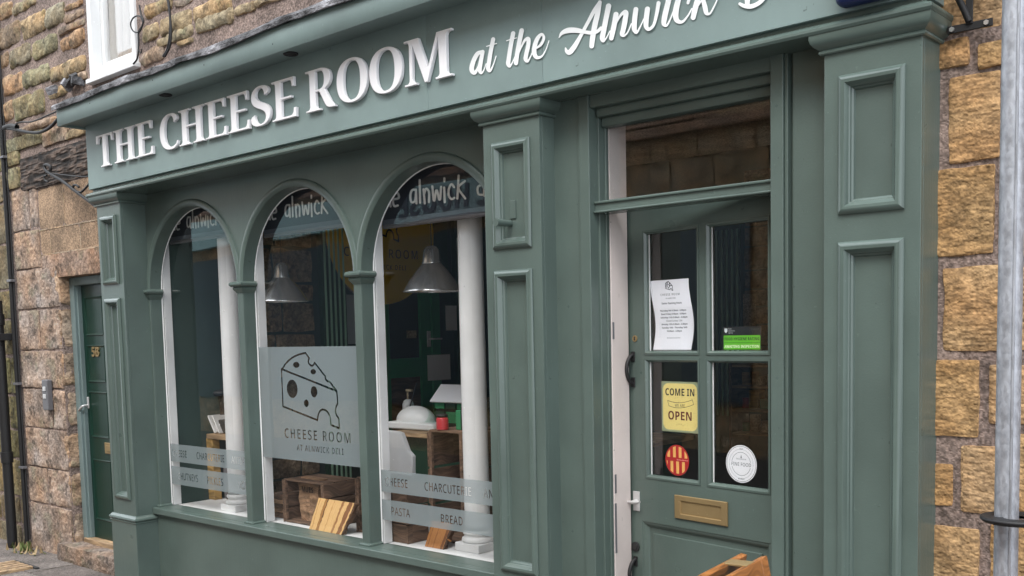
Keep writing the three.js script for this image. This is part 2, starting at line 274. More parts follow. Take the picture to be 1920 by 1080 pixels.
for (const [x0, y0, x1, y1, k] of [[50, 200, 335, 345, 'm'], [338, 145, 530, 300, 'p'], [55, 345, 150, 470, 'm'], [55, 470, 150, 650, 'm']]) stonePx(x0 / 4.154, 200 + y0 / 4.154, x1 / 4.154, 200 + y1 / 4.154, k, 0.02, 0.012);
for (const [x0, y0, x1, y1, k] of [[175, -30, 400, 140, 'y'], [298, 75, 555, 285, 't'], [390, 195, 565, 345, 't'], [565, -40, 875, 168, 'y'], [575, 75, 890, 262, 't'], [900, 10, 1065, 132, 'y'], [1065, -70, 1320, 42, 't'], [150, 175, 285, 345, 'y'], [282, 285, 398, 385, 't'], [150, 355, 330, 525, 'p'], [455, 310, 560, 370, 't'], [415, -30, 560, 55, 'p']])
  stonePx(230 + x0 / 4.267, y0 / 4.267, 230 + x1 / 4.267, y1 / 4.267, k);
// squared golden stones right of the shopfront
for (const [x0, y0, x1, y1, k] of [[1745, -60, 1880, 62, 2], [1745, 74, 1816, 130, 0], [1834, 68, 1950, 122, 1], [1778, 135, 1876, 304, 0], [1745, 312, 1864, 482, 1], [1768, 496, 1888, 660, 0], [1745, 673, 1836, 822, 1], [1852, 684, 1990, 800, 2], [1745, 868, 1787, 952, 1], [1801, 834, 1890, 966, 2], [1745, 985, 1836, 1130, 0], [1855, 985, 1990, 1130, 1], [1884, 135, 1990, 304, 1], [1872, 312, 1990, 482, 2], [1896, 496, 1990, 660, 0], [1898, 812, 1990, 966, 1]]) {
  const cx = (x0 + x1) / 2, cy = (y0 + y1) / 2, a = onZ(x0, cy, WZ), b = onZ(x1, cy, WZ), t = onZ(cx, y0 + 1.5, WZ), u = onZ(cx, y1 - 1.5, WZ);
  stone(a.x, u.y, b.x, t.y, 0.003, M.golden[k], 0.01, 0.011, 0.012);
}
// squared pink blocks left of the neighbouring door
{
  const ys = [2.84, 2.5, 2.19, 1.867, 1.535, 1.226, 0.902, 0.581, 0.277, -0.2], split = [-1.3, 0, 0, -1.24, 0, -1.1, 0, -1.27, 0];
  for (let i = 0; i < 9; i++) {
    const R = i < 2 ? -1.152 : -0.872, g = 0.005, m = (k) => M.pink[(i * 2 + k) % 3];
    const back = i < 2 ? -0.25 : -0.4, cut = split[i];
    if (cut) { stone(-1.625, ys[i + 1] + g, cut - g, ys[i] - g, 0.004, m(0), 0.012, 0.008, 0.022); stone(cut + g, ys[i + 1] + g, R, ys[i] - g, 0.004, m(1), 0.02, 0.012, 0.022, back); }
    else stone(-1.625, ys[i + 1] + g, R, ys[i] - g, 0.006, m(0), 0.012, 0.009, 0.022, back);
  }
  for (let i = 2; i < 9; i++) stone(-0.93, ys[i + 1] + 0.02, -0.852, ys[i] - 0.02, 0.001, M.wornOrange, 0.03, 0.02, 0.018, -0.28);   // spalled arris beside the door
  // ashlar over the door, lintel stone, timber beam
  const A = (x0, y0, x1, y1, k) => stone(x0 + 0.003, y0 + 0.003, x1 - 0.003, y1 - 0.003, -0.004, M.ashlar[k], 0.005, 0.0015, 0.06);
  A(-1.145, 2.478, -0.705, 2.80, 0); A(-0.705, 2.478, 0.13, 2.80, 1); A(-1.145, 2.285, -0.962, 2.478, 1); A(-0.962, 2.285, -0.46, 2.478, 0); A(-0.46, 2.285, 0.13, 2.478, 1);
  for (const [x0, y0, x1, y1] of [[-1.145, 2.474, 0.13, 2.482], [-1.145, 2.281, 0.13, 2.289], [-0.709, 2.482, -0.701, 2.8], [-0.966, 2.289, -0.958, 2.474], [-0.464, 2.289, -0.456, 2.474]]) part(bld, 'pointing', box(x0, y0, -0.2, x1, y1, WZ - 0.0025, 0.001), M.pointing);
  part(bld, 'lintel', block(-1.15, 2.095, -0.4, 0.13, 2.282, WZ + 0.006, 0.01, 0.006, 0.03, 91), M.lintel);
  part(bld, 'timber_beam', block(-1.42, 2.805, -0.4, 0.08, 3.07, WZ + 0.012, 0.015, 0.014, 0.025, 93, 8), M.oldTimber);
  const r = rng(9); // mossy neighbour blocks further along
  for (let y = -0.2; y < 4.4;) { const h = 0.22 + r() * 0.16; let x = -2.9 + r() * 0.2; while (x < -1.72) { const w = Math.min(0.3 + r() * 0.35, -1.7 - x); if (w > 0.08) stone(x, y + 0.008, x + w - 0.012, y + h - 0.008, 0.006, M.mossy[Math.floor(r() * 3)], 0.02, 0.016, 0.03); x += w; } y += h; }
}
part(bld, 'flaunching', sweep([[-0.02, 0], [0.03, 0], [0.02, 0.03], [-0.0, 0.11], [-0.02, 0.11]], [[0.5, WZ], [6.6, WZ]], (a, b, u) => V3(a, 3.24 + u + 0.008 * noise3(a * 5, u * 20, 3), b), false).translate(0, 0, 0), M.flaunching);
{ // white sash window above the cornice
  const x0 = -0.14, x1 = 0.52, y0 = 3.46, y1 = 4.9;
  const win = part(bld, 'window', extrude((() => { const s = rectShape(x0, y0, x1, y1); s.holes.push(rectHole(x0 + 0.055, y0 + 0.06, x1 - 0.05, y1 - 0.05)); return s; })(), -0.27, -0.145, 0.004), M.white);
  part(win, 'sash', extrude((() => { const s = rectShape(x0 + 0.056, y0 + 0.061, x1 - 0.051, y1 - 0.051); s.holes.push(rectHole(x0 + 0.095, y0 + 0.115, x1 - 0.085, y1 - 0.1)); return s; })(), -0.262, -0.215, 0.006), M.white);
  part(win, 'sill', box(x0 - 0.01, y0 - 0.035, -0.26, x1 + 0.02, y0 - 0.002, -0.115, 0.006), M.white);
  part(win, 'pane', box(x0 + 0.09, y0 + 0.11, -0.242, x1 - 0.08, y1 - 0.1, -0.239, 0), M.glass);
  for (let i = 0; i < 5; i++) part(win, 'curtain_fold', tube([[x0 + 0.1 + i * 0.1, y0 - 0.02, -0.31], [x0 + 0.1 + i * 0.1 + 0.01, 4.2, -0.32], [x0 + 0.1 + i * 0.1, y1, -0.31]], 0.058, 10, 10), M.curtain);
  part(win, 'room_back', box(x0 - 0.3, y0 - 0.3, -1.2, x1 + 0.3, y1 + 0.2, -1.15, 0), M.plasterDark);
}
{ // neighbouring green door with its frame and step
  const fx = -0.85, zl = -0.285;
  part(bld, 'door_frame', merge([box(fx, 0.03, -0.3, fx + 0.07, 2.094, -0.235, 0.006), box(fx + 0.045, 0.03, -0.3, fx + 0.09, 2.05, -0.255, 0.004), box(fx + 0.07, 2.03, -0.3, 0.12, 2.094, -0.235, 0.006)]), M.trim);
  const d = part(bld, 'door', box(fx + 0.09, 0.05, zl - 0.045, 0.12, 2.03, zl, 0.003), M.doorGreen);
  for (const [x0, x1] of [[-0.71, -0.42], [-0.34, -0.05]]) for (const [y0, y1] of [[1.64, 1.94], [1.28, 1.57], [0.85, 1.21], [0.2, 0.68]])
    part(d, 'panel', sweep([[0, 0], [0, 0.004], [-0.006, 0.008], [-0.016, 0.002], [-0.02, 0]], rectPath(x0, y0, x1, y1), face(zl), true), M.doorGreen);
  const num = new TextGeometry('5B', { font: sansBold, size: 0.075, depth: 0.008, curveSegments: 4 }); num.translate(-0.63, 1.48, zl); part(d, 'house_number', num, M.brass);
  part(d, 'letterbox', merge([box(-0.5, 0.735, zl, -0.24, 0.82, zl + 0.008, 0.003), box(-0.47, 0.755, zl + 0.008, -0.27, 0.8, zl + 0.014, 0.003)]), M.brass);
  part(d, 'handle', merge([box(-0.748, 1.075, zl, -0.722, 1.165, zl + 0.01, 0.004), tube([[-0.735, 1.1, zl + 0.01], [-0.735, 1.095, zl + 0.05], [-0.76, 1.08, zl + 0.055], [-0.8, 1.06, zl + 0.05]], 0.009)]), M.steelPaint);
  part(bld, 'threshold', box(fx + 0.02, 0.0, -0.34, 0.12, 0.05, -0.225, 0.01), M.plank);
  part(bld, 'door_step', block(-1.0, GY - 0.02, -0.4, 0.13, 0.012, -0.075, 0.02, 0.012, 0.03, 400), M.step);
  part(bld, 'passage_wall', box(-1.0, -0.2, -1.4, 0.12, 2.3, -1.35, 0), M.plasterDark);
}

// ---------------------------------------------------------------- the green timber shopfront
const shop = thing('shopfront', 'sage green timber shopfront with three arched windows, glazed door and raised white name letters', 'shopfront', [3, GY, 0]);
const soffit = 3.08;
{ // fascia boards, cornice, lead, mouldings
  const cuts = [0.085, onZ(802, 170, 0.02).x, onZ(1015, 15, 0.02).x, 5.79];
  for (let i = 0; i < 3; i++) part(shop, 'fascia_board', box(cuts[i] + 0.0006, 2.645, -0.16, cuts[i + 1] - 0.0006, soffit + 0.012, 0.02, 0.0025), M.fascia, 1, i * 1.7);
  const path = [[0.085, WZ], [0.085, 0.02], [5.79, 0.02], [5.79, WZ]].reverse();
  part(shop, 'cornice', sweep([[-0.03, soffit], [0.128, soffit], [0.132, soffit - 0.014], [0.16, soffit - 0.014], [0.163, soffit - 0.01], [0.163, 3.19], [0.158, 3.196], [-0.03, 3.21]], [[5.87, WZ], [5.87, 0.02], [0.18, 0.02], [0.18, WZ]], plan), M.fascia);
  part(shop, 'lead_flashing', sweep([[-0.18, 3.235], [0.1, 3.2], [0.17, 3.198], [0.176, 3.182], [0.184, 3.184], [0.186, 3.205], [0.178, 3.222], [0.1, 3.235], [-0.18, 3.27]], Array.from({ length: 60 }, (_, i) => [6.1 - i * 0.1035, 0.02]), (a, b, u) => { const w = noise3(a * 3.1, 0, 5), s = fbm3(a * 9, u * 30, 2); return V3(a, u + 0.012 * w + 0.006 * s, b + 0.012 * s); }, false, 0.5), M.lead);
  part(shop, 'fascia_strip', box(0.1, 2.6, -0.16, 5.775, 2.6455, -0.002, 0.002), M.green);
  part(shop, 'nose_moulding', sweep([[-0.2, 2.585], [0.03, 2.585], [0.042, 2.588], [0.047, 2.597], [0.046, 2.606], [0.04, 2.613], [0.028, 2.616], [0.022, 2.622], [0.012, 2.627], [-0.002, 2.628], [-0.2, 2.628]], [[5.775, WZ - 0.02], [5.775, 0], [0.13, 0], [0.13, WZ - 0.02]], plan, false, 0.5), M.gloss);
  part(shop, 'soffit_board', box(0.14, 2.587, -0.3, 5.77, 2.6, -0.01, 0), M.green);
  for (const [u, v] of [[310, 177], [545, 100]]) { const p = onY(u, v, soffit); part(shop, 'downlight', merge([new THREE.TorusGeometry(0.034, 0.006, 8, 24).rotateX(Math.PI / 2).translate(p.x, soffit - 0.003, p.z), cyl(p.x, soffit - 0.004, soffit + 0.004, p.z, 0.03)]), M.blackMatte); }
  const r = rng(31); for (let x = 0.5; x < 5.6; x += 0.55 + r() * 0.3) part(shop, 'nail_head', new THREE.SphereGeometry(0.004, 8, 6).translate(x, 3.11 + r() * 0.05, 0.182), M.blackMatte);
}
function pilaster(x0, x1, panels, back) {
  const shaft = part(shop, 'pilaster', box(x0, GY - 0.02, back, x1, 2.6, -0.02, 0.002), M.green, 1, x0);
  const s = rectShape(x0, GY - 0.02, x1, 2.6); for (const [y0, y1] of panels) s.holes.push(rectHole(x0 + 0.09, y0 + 0.035, x1 - 0.09, y1 - 0.035));
  part(shaft, 'face_frame', extrude(s, -0.0195, 0, 0.0025), M.green, 1, x0 + 3);
  for (const [y0, y1] of panels) part(shaft, 'panel_moulding', sweep([[0, -0.004], [0.003, 0.006], [-0.004, 0.014], [-0.014, 0.019], [-0.024, 0.017], [-0.031, 0.008], [-0.034, 0.002], [-0.038, -0.001], [-0.04, -0.008], [-0.046, -0.012], [-0.05, -0.021], [-0.035, -0.021], [-0.03, -0.004]].reverse(), rectPath(x0 + 0.055, y0, x1 - 0.055, y1), face(0), true, 0.55), M.gloss);
  const cap = [[-0.02, 2.522], [0.01, 2.522], [0.014, 2.526], [0.014, 2.533], [0.01, 2.537], [0.016, 2.541], [0.028, 2.549], [0.036, 2.561], [0.039, 2.574], [0.039, 2.59], [-0.02, 2.59]];
  part(shaft, 'capital', sweep(cap, [[x1, back], [x1, 0], [x0, 0], [x0, back]], plan, false, 0.5), M.gloss);
  part(shaft, 'plinth', merge([box(x0 - 0.012, GY - 0.02, back, x1 + 0.012, 0.345, 0.012, 0.003)]), M.green, 1, 4);
  part(shaft, 'plinth_torus', sweep([[-0.02, 0.33], [0.016, 0.335], [0.018, 0.342], [0.012, 0.347], [0.02, 0.352], [0.025, 0.36], [0.022, 0.37], [0.014, 0.375], [0.006, 0.386], [-0.02, 0.392]], [[x1, back], [x1, 0], [x0, 0], [x0, back]], plan, false, 0.6), M.gloss);
}
pilaster(0.145, 0.468, [[1.985, 2.447], [0.497, 1.885]], -0.2);
pilaster(3.824, 4.155, [[1.97, 2.437], [0.5, 1.87]], -0.2);
pilaster(5.443, 5.777, [[1.977, 2.44], [0.5, 1.877]], WZ - 0.01);
part(shop, 'tap_peg', (() => { const p = onZ(948, 412, -0.02), g = merge([new THREE.CylinderGeometry(0.017, 0.014, 0.1, 16).rotateX(Math.PI / 2).translate(0, 0, 0.05), box(0.0, 0.02, -0.002, 0.035, 0.1, 0.006, 0.002)]); g.translate(p.x + 0.03, p.y - 0.02, -0.02); return g; })(), M.green);

// windows
const MULL = [0.458, 1.58, 2.70, 3.822], SPRING = 1.93, RIN = 0.528, ROUT = 0.573, SILL = 0.433, GLZ = -0.262;
function archPath(cx, hw, y0, P, rev) { P.moveTo(cx - hw, y0); P.lineTo(cx - hw, SPRING); P.absarc(cx, SPRING, hw, Math.PI, 0, true); P.lineTo(cx + hw, y0); P.closePath(); return P; }
{
  const centres = [0, 1, 2].map((i) => (MULL[i] + MULL[i + 1]) / 2);
  const s = rectShape(0.46, SILL, 3.83, 2.598); for (const c of centres) s.holes.push(archPath(c, RIN, SILL + 0.001, new THREE.Path()));
  part(shop, 'arcade_panel', extrude(s, GLZ - 0.006, -0.182), M.green);
  part(shop, 'stall_riser', box(0.46, GY - 0.02, -0.3, 3.83, 0.392, -0.152, 0.002), M.green, 1, 2);
  part(shop, 'window_sill', box(0.47, 0.39, -0.3, 3.826, SILL, -0.12, 0.006), M.green, 1, 7);
  centres.forEach((c, i) => {
    const arc = Array.from({ length: 49 }, (_, k) => { const a = Math.PI * k / 48; return [c + Math.cos(a) * RIN, SPRING + Math.sin(a) * RIN]; });
    const w = part(shop, 'arched_window', sweep([[-0.002, -0.08], [-0.002, 0.006], [0.006, 0.012], [0.03, 0.014], [0.04, 0.01], [0.045, 0.002], [0.045, -0.08]], arc, face(-0.182), false, 0.6), M.green);
    for (const e of [-1, 1]) part(w, 'inner_post', box(c + e * (RIN + 0.03), SILL, GLZ - 0.066, c + e * (RIN - 0.012), 2.59, GLZ - 0.008, 0.003), M.white);
    const p = new THREE.ShapeGeometry(archPath(c, RIN + 0.004, SILL, new THREE.Shape()), 40); p.translate(0, 0, GLZ - 0.003);
    part(w, 'pane', p, M.glass);
    const hw2 = RIN - 0.004; // line of white putty round the glass
    const put = [[c + hw2, SILL], ...Array.from({ length: 41 }, (_, k) => { const a = Math.PI * k / 40; return [c + Math.cos(a) * hw2, SPRING + Math.sin(a) * hw2]; }), [c - hw2, SILL]];
    part(w, 'putty_line', sweep([[0.003, 0], [-0.002, 0], [0.003, 0.006]], put, face(GLZ - 0.001), false), M.white);
  });
  MULL.forEach((m, i) => {
    const x0 = i === 0 ? 0.462 : m - 0.031, x1 = i === 3 ? 3.826 : m + 0.031;
    const mu = part(shop, 'mullion', box(x0, SILL, GLZ, x1, SPRING - 0.02, -0.172, 0.005), M.green);
    const path = [[x1, GLZ + 0.004], [x1, -0.172], [x0, -0.172], [x0, GLZ + 0.004]];
    part(mu, 'cap', sweep([[-0.01, 1.872], [0.003, 1.874], [0.006, 1.882], [0.016, 1.894], [0.019, 1.904], [0.015, 1.909], [0.028, 1.914], [0.035, 1.923], [0.035, 1.933], [0.028, 1.942], [0.016, 1.946], [-0.01, 1.947]], i === 0 ? path.slice(0, 3) : path, plan, false, 0.6), M.gloss);
    part(mu, 'foot', sweep([[-0.01, SILL], [0.014, SILL], [0.015, SILL + 0.009], [0.004, SILL + 0.016], [-0.01, SILL + 0.016]], i === 0 ? path.slice(0, 3) : path, plan), M.gloss);
  });
}
// door surround
{
  part(shop, 'backing_board', box(4.15, GY, -0.13, 4.2975, 2.59, -0.1, 0.001), M.green, 1, 1);
  part(shop, 'backing_board', box(5.272, GY, -0.14, 5.45, 2.59, -0.112, 0.001), M.green, 1, 3);
  part(shop, 'door_jamb', merge([box(4.297, GY, -0.215, 4.352, 2.588, -0.09, 0.004), box(4.3, GY, -0.216, 4.36, 2.588, -0.15, 0.004), box(4.3, GY, -0.212, 4.366, 2.588, -0.19, 0.004), box(4.288, GY, -0.13, 4.2975, 2.588, -0.094, 0.003)]), M.green);
  part(shop, 'door_jamb', merge([box(5.192, GY, -0.28, 5.244, 2.588, -0.09, 0.004), box(5.2445, GY, -0.2, 5.258, 2.588, -0.1, 0.003), box(5.258, GY, -0.2, 5.272, 2.588, -0.13, 0.002)]), M.green);
  part(shop, 'door_head', merge([box(4.352, 2.535, -0.215, 5.192, 2.588, -0.1, 0.003), box(4.36, 2.5, -0.22, 5.192, 2.535, -0.135, 0.003), box(4.366, 2.462, -0.222, 5.192, 2.5, -0.165, 0.003)]), M.green);
  const t = part(shop, 'transom_bar', box(4.353, 2.1, -0.235, 5.1915, 2.139, -0.125, 0.002), M.green);
  part(t, 'top_bead', box(4.353, 2.133, -0.2, 5.1915, 2.146, -0.116, 0.005), M.gloss);
  part(t, 'bottom_bead', box(4.353, 2.094, -0.2, 5.1915, 2.105, -0.112, 0.005), M.gloss);
  part(shop, 'fanlight_pane', box(4.36, 2.14, -0.206, 5.195, 2.464, -0.2, 0), M.glass);
  part(shop, 'door_lining', box(4.33, GY, -0.345, 4.366, 2.6, -0.2165, 0.004), M.lining);
  const lx = 4.3665; for (const [y0, y1, z] of [[1.555, 1.63, -0.236], [0.87, 0.955, -0.236], [0.6, 0.825, -0.234]]) part(shop, 'lock_keep', box(lx - 0.002, y0, z + 0.002, lx + 0.0015, y1, z + 0.015, 0.001), M.greyPlastic);
  part(shop, 'door_sill', box(4.3, GY, -0.45, 5.25, 0.06, -0.08, 0.01), M.step);
}
// the glazed door, hinged on the right and standing ajar inwards: built in its own frame (x = -distance from the hinge)
const DOORPOS = [5.2, 0, -0.225], DOORTURN = -9 * DEG;
function doorFrame(o) { o.position.set(...DOORPOS); o.rotation.y = DOORTURN; return o; }
{
  const s = rectShape(-0.872, 0.065, -0.003, 2.165), panes = [[-0.757, 1.487, -0.449, 2.022], [-0.405, 1.487, -0.091, 2.022], [-0.757, 0.934, -0.449, 1.464], [-0.405, 0.934, -0.091, 1.464]];
  for (const p of panes) s.holes.push(rectHole(...p)); const low = [-0.785, 0.16, -0.09, 0.732]; s.holes.push(rectHole(...low));
  const d = shade(new THREE.Mesh(boxUV(extrude(s, -0.045, 0, 0.002)), M.green)); d.name = 'shop_door'; d.userData.local = true;
  const holder = doorFrame(new THREE.Object3D()); d.position.copy(holder.position).sub(shop.position); d.rotation.copy(holder.rotation); shop.add(d);
  const L = (name, geo, m, off = 0) => { const q = shade(new THREE.Mesh(geo.userData.done ? geo : boxUV(geo, 1, off), m)); q.name = name; d.add(q); return q; };
  for (const p of panes) {
    L('glazing_bead', sweep([[0.004, -0.008], [0.004, 0.003], [-0.004, 0.004], [-0.012, -0.006], [-0.014, -0.018], [-0.002, -0.02]].reverse(), rectPath(...p), face(0), true, 0.5), M.gloss);
    L('glass_pane', box(p[0] - 0.004, p[1] - 0.004, -0.024, p[2] + 0.004, p[3] + 0.004, -0.021, 0), M.glass);
    L('putty_edge', box(p[0] + 0.0135, p[1] + 0.012, -0.0215, p[0] + 0.018, p[3] - 0.012, -0.017, 0.001), M.white);
  }
  L('lower_panel', box(low[0] - 0.005, low[1] - 0.005, -0.036, low[2] + 0.005, low[3] + 0.005, -0.022, 0), M.green, 2);
  L('panel_moulding', sweep([[0.002, -0.02], [0.002, -0.003], [-0.008, -0.004], [-0.022, -0.016], [-0.026, -0.022]].reverse(), rectPath(...low), face(0), true), M.green);
  L('raised_field', extrude(rectShape(low[0] + 0.05, low[1] + 0.05, low[2] - 0.05, low[3] - 0.05), -0.022, -0.014, 0.004), M.green, 5);
  const lb = L('letterbox', extrude((() => { const q = rectShape(-0.586, 0.774, -0.298, 0.876); q.holes.push(rectHole(-0.552, 0.796, -0.332, 0.852)); return q; })(), 0, 0.009, 0.003), M.brass);
  const flap = shade(new THREE.Mesh(boxUV(box(-0.554, 0.794, -0.002, -0.33, 0.854, 0.003, 0.001)), M.brass)); flap.name = 'flap'; lb.add(flap);
  L('lever_handle', merge([box(-0.838, 0.775, 0, -0.798, 0.865, 0.004, 0.002), new THREE.CylinderGeometry(0.009, 0.011, 0.03, 16).rotateX(Math.PI / 2).translate(-0.818, 0.818, 0.018), tube([[-0.855, 0.818, 0.034], [-0.818, 0.82, 0.036], [-0.785, 0.822, 0.034], [-0.77, 0.826, 0.03]], 0.006)]), M.steelPaint);
  L('keyhole', merge([new THREE.CylinderGeometry(0.014, 0.014, 0.004, 20).rotateX(Math.PI / 2).translate(-0.815, 1.555, 0.002)]), M.brass);
  L('key_slot', box(-0.818, 1.547, 0.003, -0.812, 1.563, 0.006, 0), M.blackMatte);
  const pull = (y0, y1) => merge([tube([[-0.828, y1 - 0.014, 0.004], [-0.829, y1 - 0.022, 0.018], [-0.83, y1 - 0.05, 0.036], [-0.83, (y0 + y1) / 2, 0.042], [-0.83, y0 + 0.05, 0.036], [-0.829, y0 + 0.022, 0.018], [-0.828, y0 + 0.014, 0.004]], 0.0085, 36), box(-0.84, y1 - 0.045, 0, -0.816, y1, 0.006, 0.003), box(-0.84, y0, 0, -0.816, y0 + 0.045, 0.006, 0.003)]);
  L('pull_handle', pull(1.337, 1.497), M.black); L('pull_handle', pull(0.41, 0.565), M.black);
  L('cylinder_lock', merge([new THREE.CylinderGeometry(0.022, 0.022, 0.008, 24).rotateX(Math.PI / 2).translate(-0.825, 0.61, 0.004), new THREE.CylinderGeometry(0.013, 0.013, 0.012, 24).rotateX(Math.PI / 2).translate(-0.825, 0.61, 0.006)]), M.blackMatte);
}
// raised letters of the name
{
  const words = [['THE', 0.267, 1.015], ['CHEESE', 1.1, 2.51], ['ROOM', 2.59, 3.684]], Y0 = 2.766, CAP = 0.218;
  for (const [w, x0, x1] of words) {
    const opt = { font: serifBold, size: 1, depth: 0.1, curveSegments: 10 }, gs = []; let x = 0;
    for (const ch of w) { const g = new TextGeometry(ch, opt); g.computeBoundingBox(); const b = g.boundingBox; gs.push([g, x, b]); x += b.max.x - b.min.x + 0.035; }
    const total = x - 0.035, k = (x1 - x0) / total; const h = new TextGeometry('H', opt); h.computeBoundingBox(); const ky = CAP / h.boundingBox.max.y;
    for (const [g0, gx, b] of gs) {
      const sh = new TextGeometry('H', opt); void sh;
      const shapes = serifBold.generateShapes(w[gs.findIndex((q) => q[0] === g0)], 1);
      const g = new THREE.ExtrudeGeometry(shapes, { depth: 0.014, bevelEnabled: true, bevelThickness: 0.003, bevelSize: 0.008, bevelOffset: -0.024, bevelSegments: 2, curveSegments: 12 });
      g.translate(-b.min.x + gx, 0, 0); g.scale(k, ky, 1); g.translate(x0, Y0, 0.0255); part(shop, 'sign_letter', g, M.letter);
    }
  }
}
// brush-script lettering painted on the fascia, and hand-lettered blinds: ribbons along pen strokes
function ribbon(strokes, put) {
  const pos = []; let lift = 0, sn = 0; const tri = (...q) => q.forEach((p) => pos.push(p.x, p.y, p.z + (p.lift ?? lift)));
  for (const st of strokes) {
    const z0 = (sn++ % 9) * 0.0005;
    const c = new THREE.CatmullRomCurve3(st.map(([x, y, w]) => V3(x, y, w)), false, 'centripetal'), n = st.length * 7, P = [];
    for (let i = 0; i <= n; i++) { const p = c.getPoint(i / n), q = c.getPoint(Math.min(1, i / n + 0.004)), o = c.getPoint(Math.max(0, i / n - 0.004)), dx = q.x - o.x, dy = q.y - o.y, l = Math.hypot(dx, dy) || 1; P.push([p.x, p.y, Math.max(1, p.z) / 2, -dy / l, dx / l]); }
    const up = (q, i) => { q.lift = z0 + i / n * 0.0004; return q; }, L = P.map(([x, y, w, a, b], i) => up(put(x + a * w, y + b * w), i)), R = P.map(([x, y, w, a, b], i) => up(put(x - a * w, y - b * w), i));
    for (let i = 0; i < n; i++) { tri(L[i], R[i], R[i + 1]); tri(L[i], R[i + 1], L[i + 1]); }
    for (const [p, s] of [[P[0], -1], [P[n], 1]]) { lift = z0 + (s > 0 ? 0.0004 : 0); const o = put(p[0], p[1]); for (let k = 0; k < 8; k++) { const f = (a) => put(p[0] + p[2] * (Math.cos(a) * p[3] + Math.sin(a) * s * p[4]), p[1] + p[2] * (Math.cos(a) * p[4] - Math.sin(a) * s * p[3])); tri(o, f(Math.PI * k / 8), f(Math.PI * (k + 1) / 8)); } }
  }
  for (let i = 0; i < pos.length; i += 9) { // face forwards
    const nz = (pos[i + 3] - pos[i]) * (pos[i + 7] - pos[i + 1]) - (pos[i + 4] - pos[i + 1]) * (pos[i + 6] - pos[i]);
    if (nz < 0) for (let k = 0; k < 3; k++) [pos[i + 3 + k], pos[i + 6 + k]] = [pos[i + 6 + k], pos[i + 3 + k]];
  }
  const g = new THREE.BufferGeometry(); g.setAttribute('position', new THREE.Float32BufferAttribute(pos, 3)); g.computeVertexNormals(); return g;
}
{
  const z = 0.0235;
  const p1 = (x, y) => onZ(870 + x / 9.817, 40 + y / 9.817, z), p2 = (x, y) => onZ(1040 + x / 9.6, y / 9.6, z), p3 = (x, y) => onZ(1220 + x / 8, y / 8, z);
  const at1 = [ // a, t
    [[330, 560, 60], [255, 590, 75], [165, 760, 85], [145, 900, 85], [190, 950, 70], [255, 860, 40], [320, 640, 40]], [[345, 560, 70], [315, 720, 75], [290, 900, 75], [320, 955, 40], [365, 900, 22], [410, 780, 18]],
    [[540, 330, 75], [505, 500, 75], [465, 740, 75], [448, 880, 70], [475, 915, 50], [530, 830, 26], [595, 640, 18]], [[420, 462, 18], [510, 435, 22], [605, 408, 16]]];
  const the = [[[905, 220, 80], [865, 420, 78], [825, 680, 78], [815, 790, 75], [840, 830, 45], [890, 760, 24], [960, 600, 20]], [[785, 358, 18], [870, 330, 22], [970, 305, 16]],
    [[1065, 170, 85], [1030, 340, 82], [985, 580, 80], [960, 770, 78]], [[985, 660, 22], [1060, 470, 30], [1130, 345, 50], [1185, 320, 70], [1190, 420, 76], [1150, 610, 76], [1140, 700, 74], [1170, 740, 45], [1225, 660, 24], [1290, 500, 20]],
    [[1330, 500, 30], [1420, 430, 50], [1475, 300, 50], [1440, 240, 50], [1370, 300, 72], [1310, 450, 82], [1300, 590, 84], [1345, 665, 68], [1430, 650, 36], [1510, 530, 20], [1570, 360, 16]]];
  const aln = [[[195, 865, 26], [215, 920, 60], [260, 945, 85], [340, 860, 90], [460, 660, 66], [600, 400, 62], [720, 180, 70], [815, 40, 62]], [[815, 40, 70], [775, 240, 92], [720, 480, 96], [680, 720, 92], [668, 830, 84]],
    [[80, 680, 12], [130, 600, 60], [240, 550, 96], [400, 548, 90], [560, 580, 66], [680, 590, 66], [780, 560, 60], [840, 500, 50]],
    [[975, 110, 96], [930, 330, 92], [885, 560, 92], [862, 700, 84], [880, 740, 50], [930, 690, 26], [1000, 560, 20]],
    [[1110, 260, 92], [1080, 430, 92], [1045, 600, 88], [1025, 690, 80]], [[1040, 610, 24], [1110, 420, 32], [1210, 260, 50], [1285, 220, 84], [1275, 360, 92], [1240, 540, 88], [1222, 620, 80], [1250, 645, 44], [1310, 600, 26], [1390, 430, 22]],
    [[1470, 170, 86], [1445, 380, 92], [1445, 540, 84], [1480, 590, 46], [1540, 500, 26], [1620, 330, 22]], [[1680, 165, 92], [1655, 380, 92], [1660, 490, 80], [1700, 530, 60], [1780, 470, 50], [1840, 280, 62], [1880, 60, 74]]];
  const ick = [[[290, -80, 80], [255, 60, 80], [205, 280, 80], [200, 360, 66], [235, 385, 36], [285, 310, 24], [340, 170, 20]], [[560, 45, 44], [575, -20, 50], [540, -90, 44], [450, -60, 70], [400, 60, 84], [375, 230, 86], [400, 310, 70], [470, 330, 44], [550, 250, 26], [620, 130, 22]],
    [[760, -240, 70], [720, -60, 80], [660, 170, 80], [640, 265, 72]], [[650, 190, 24], [760, 20, 30], [880, -80, 40]], [[790, -10, 60], [820, 110, 72], [845, 200, 60], [890, 205, 30], [950, 110, 24], [1010, -20, 20]],
    [[1490, -190, 80], [1460, -60, 84], [1455, 60, 70]], [[1345, 60, 46], [1400, 88, 56], [1500, 100, 66], [1610, 60, 62], [1700, -20, 60], [1760, -140, 60]]];
  part(shop, 'painted_lettering', merge([ribbon(at1, p1), ribbon(the, p1), ribbon(aln, p2), ribbon(ick, p3)]), M.paintedWhite);
}
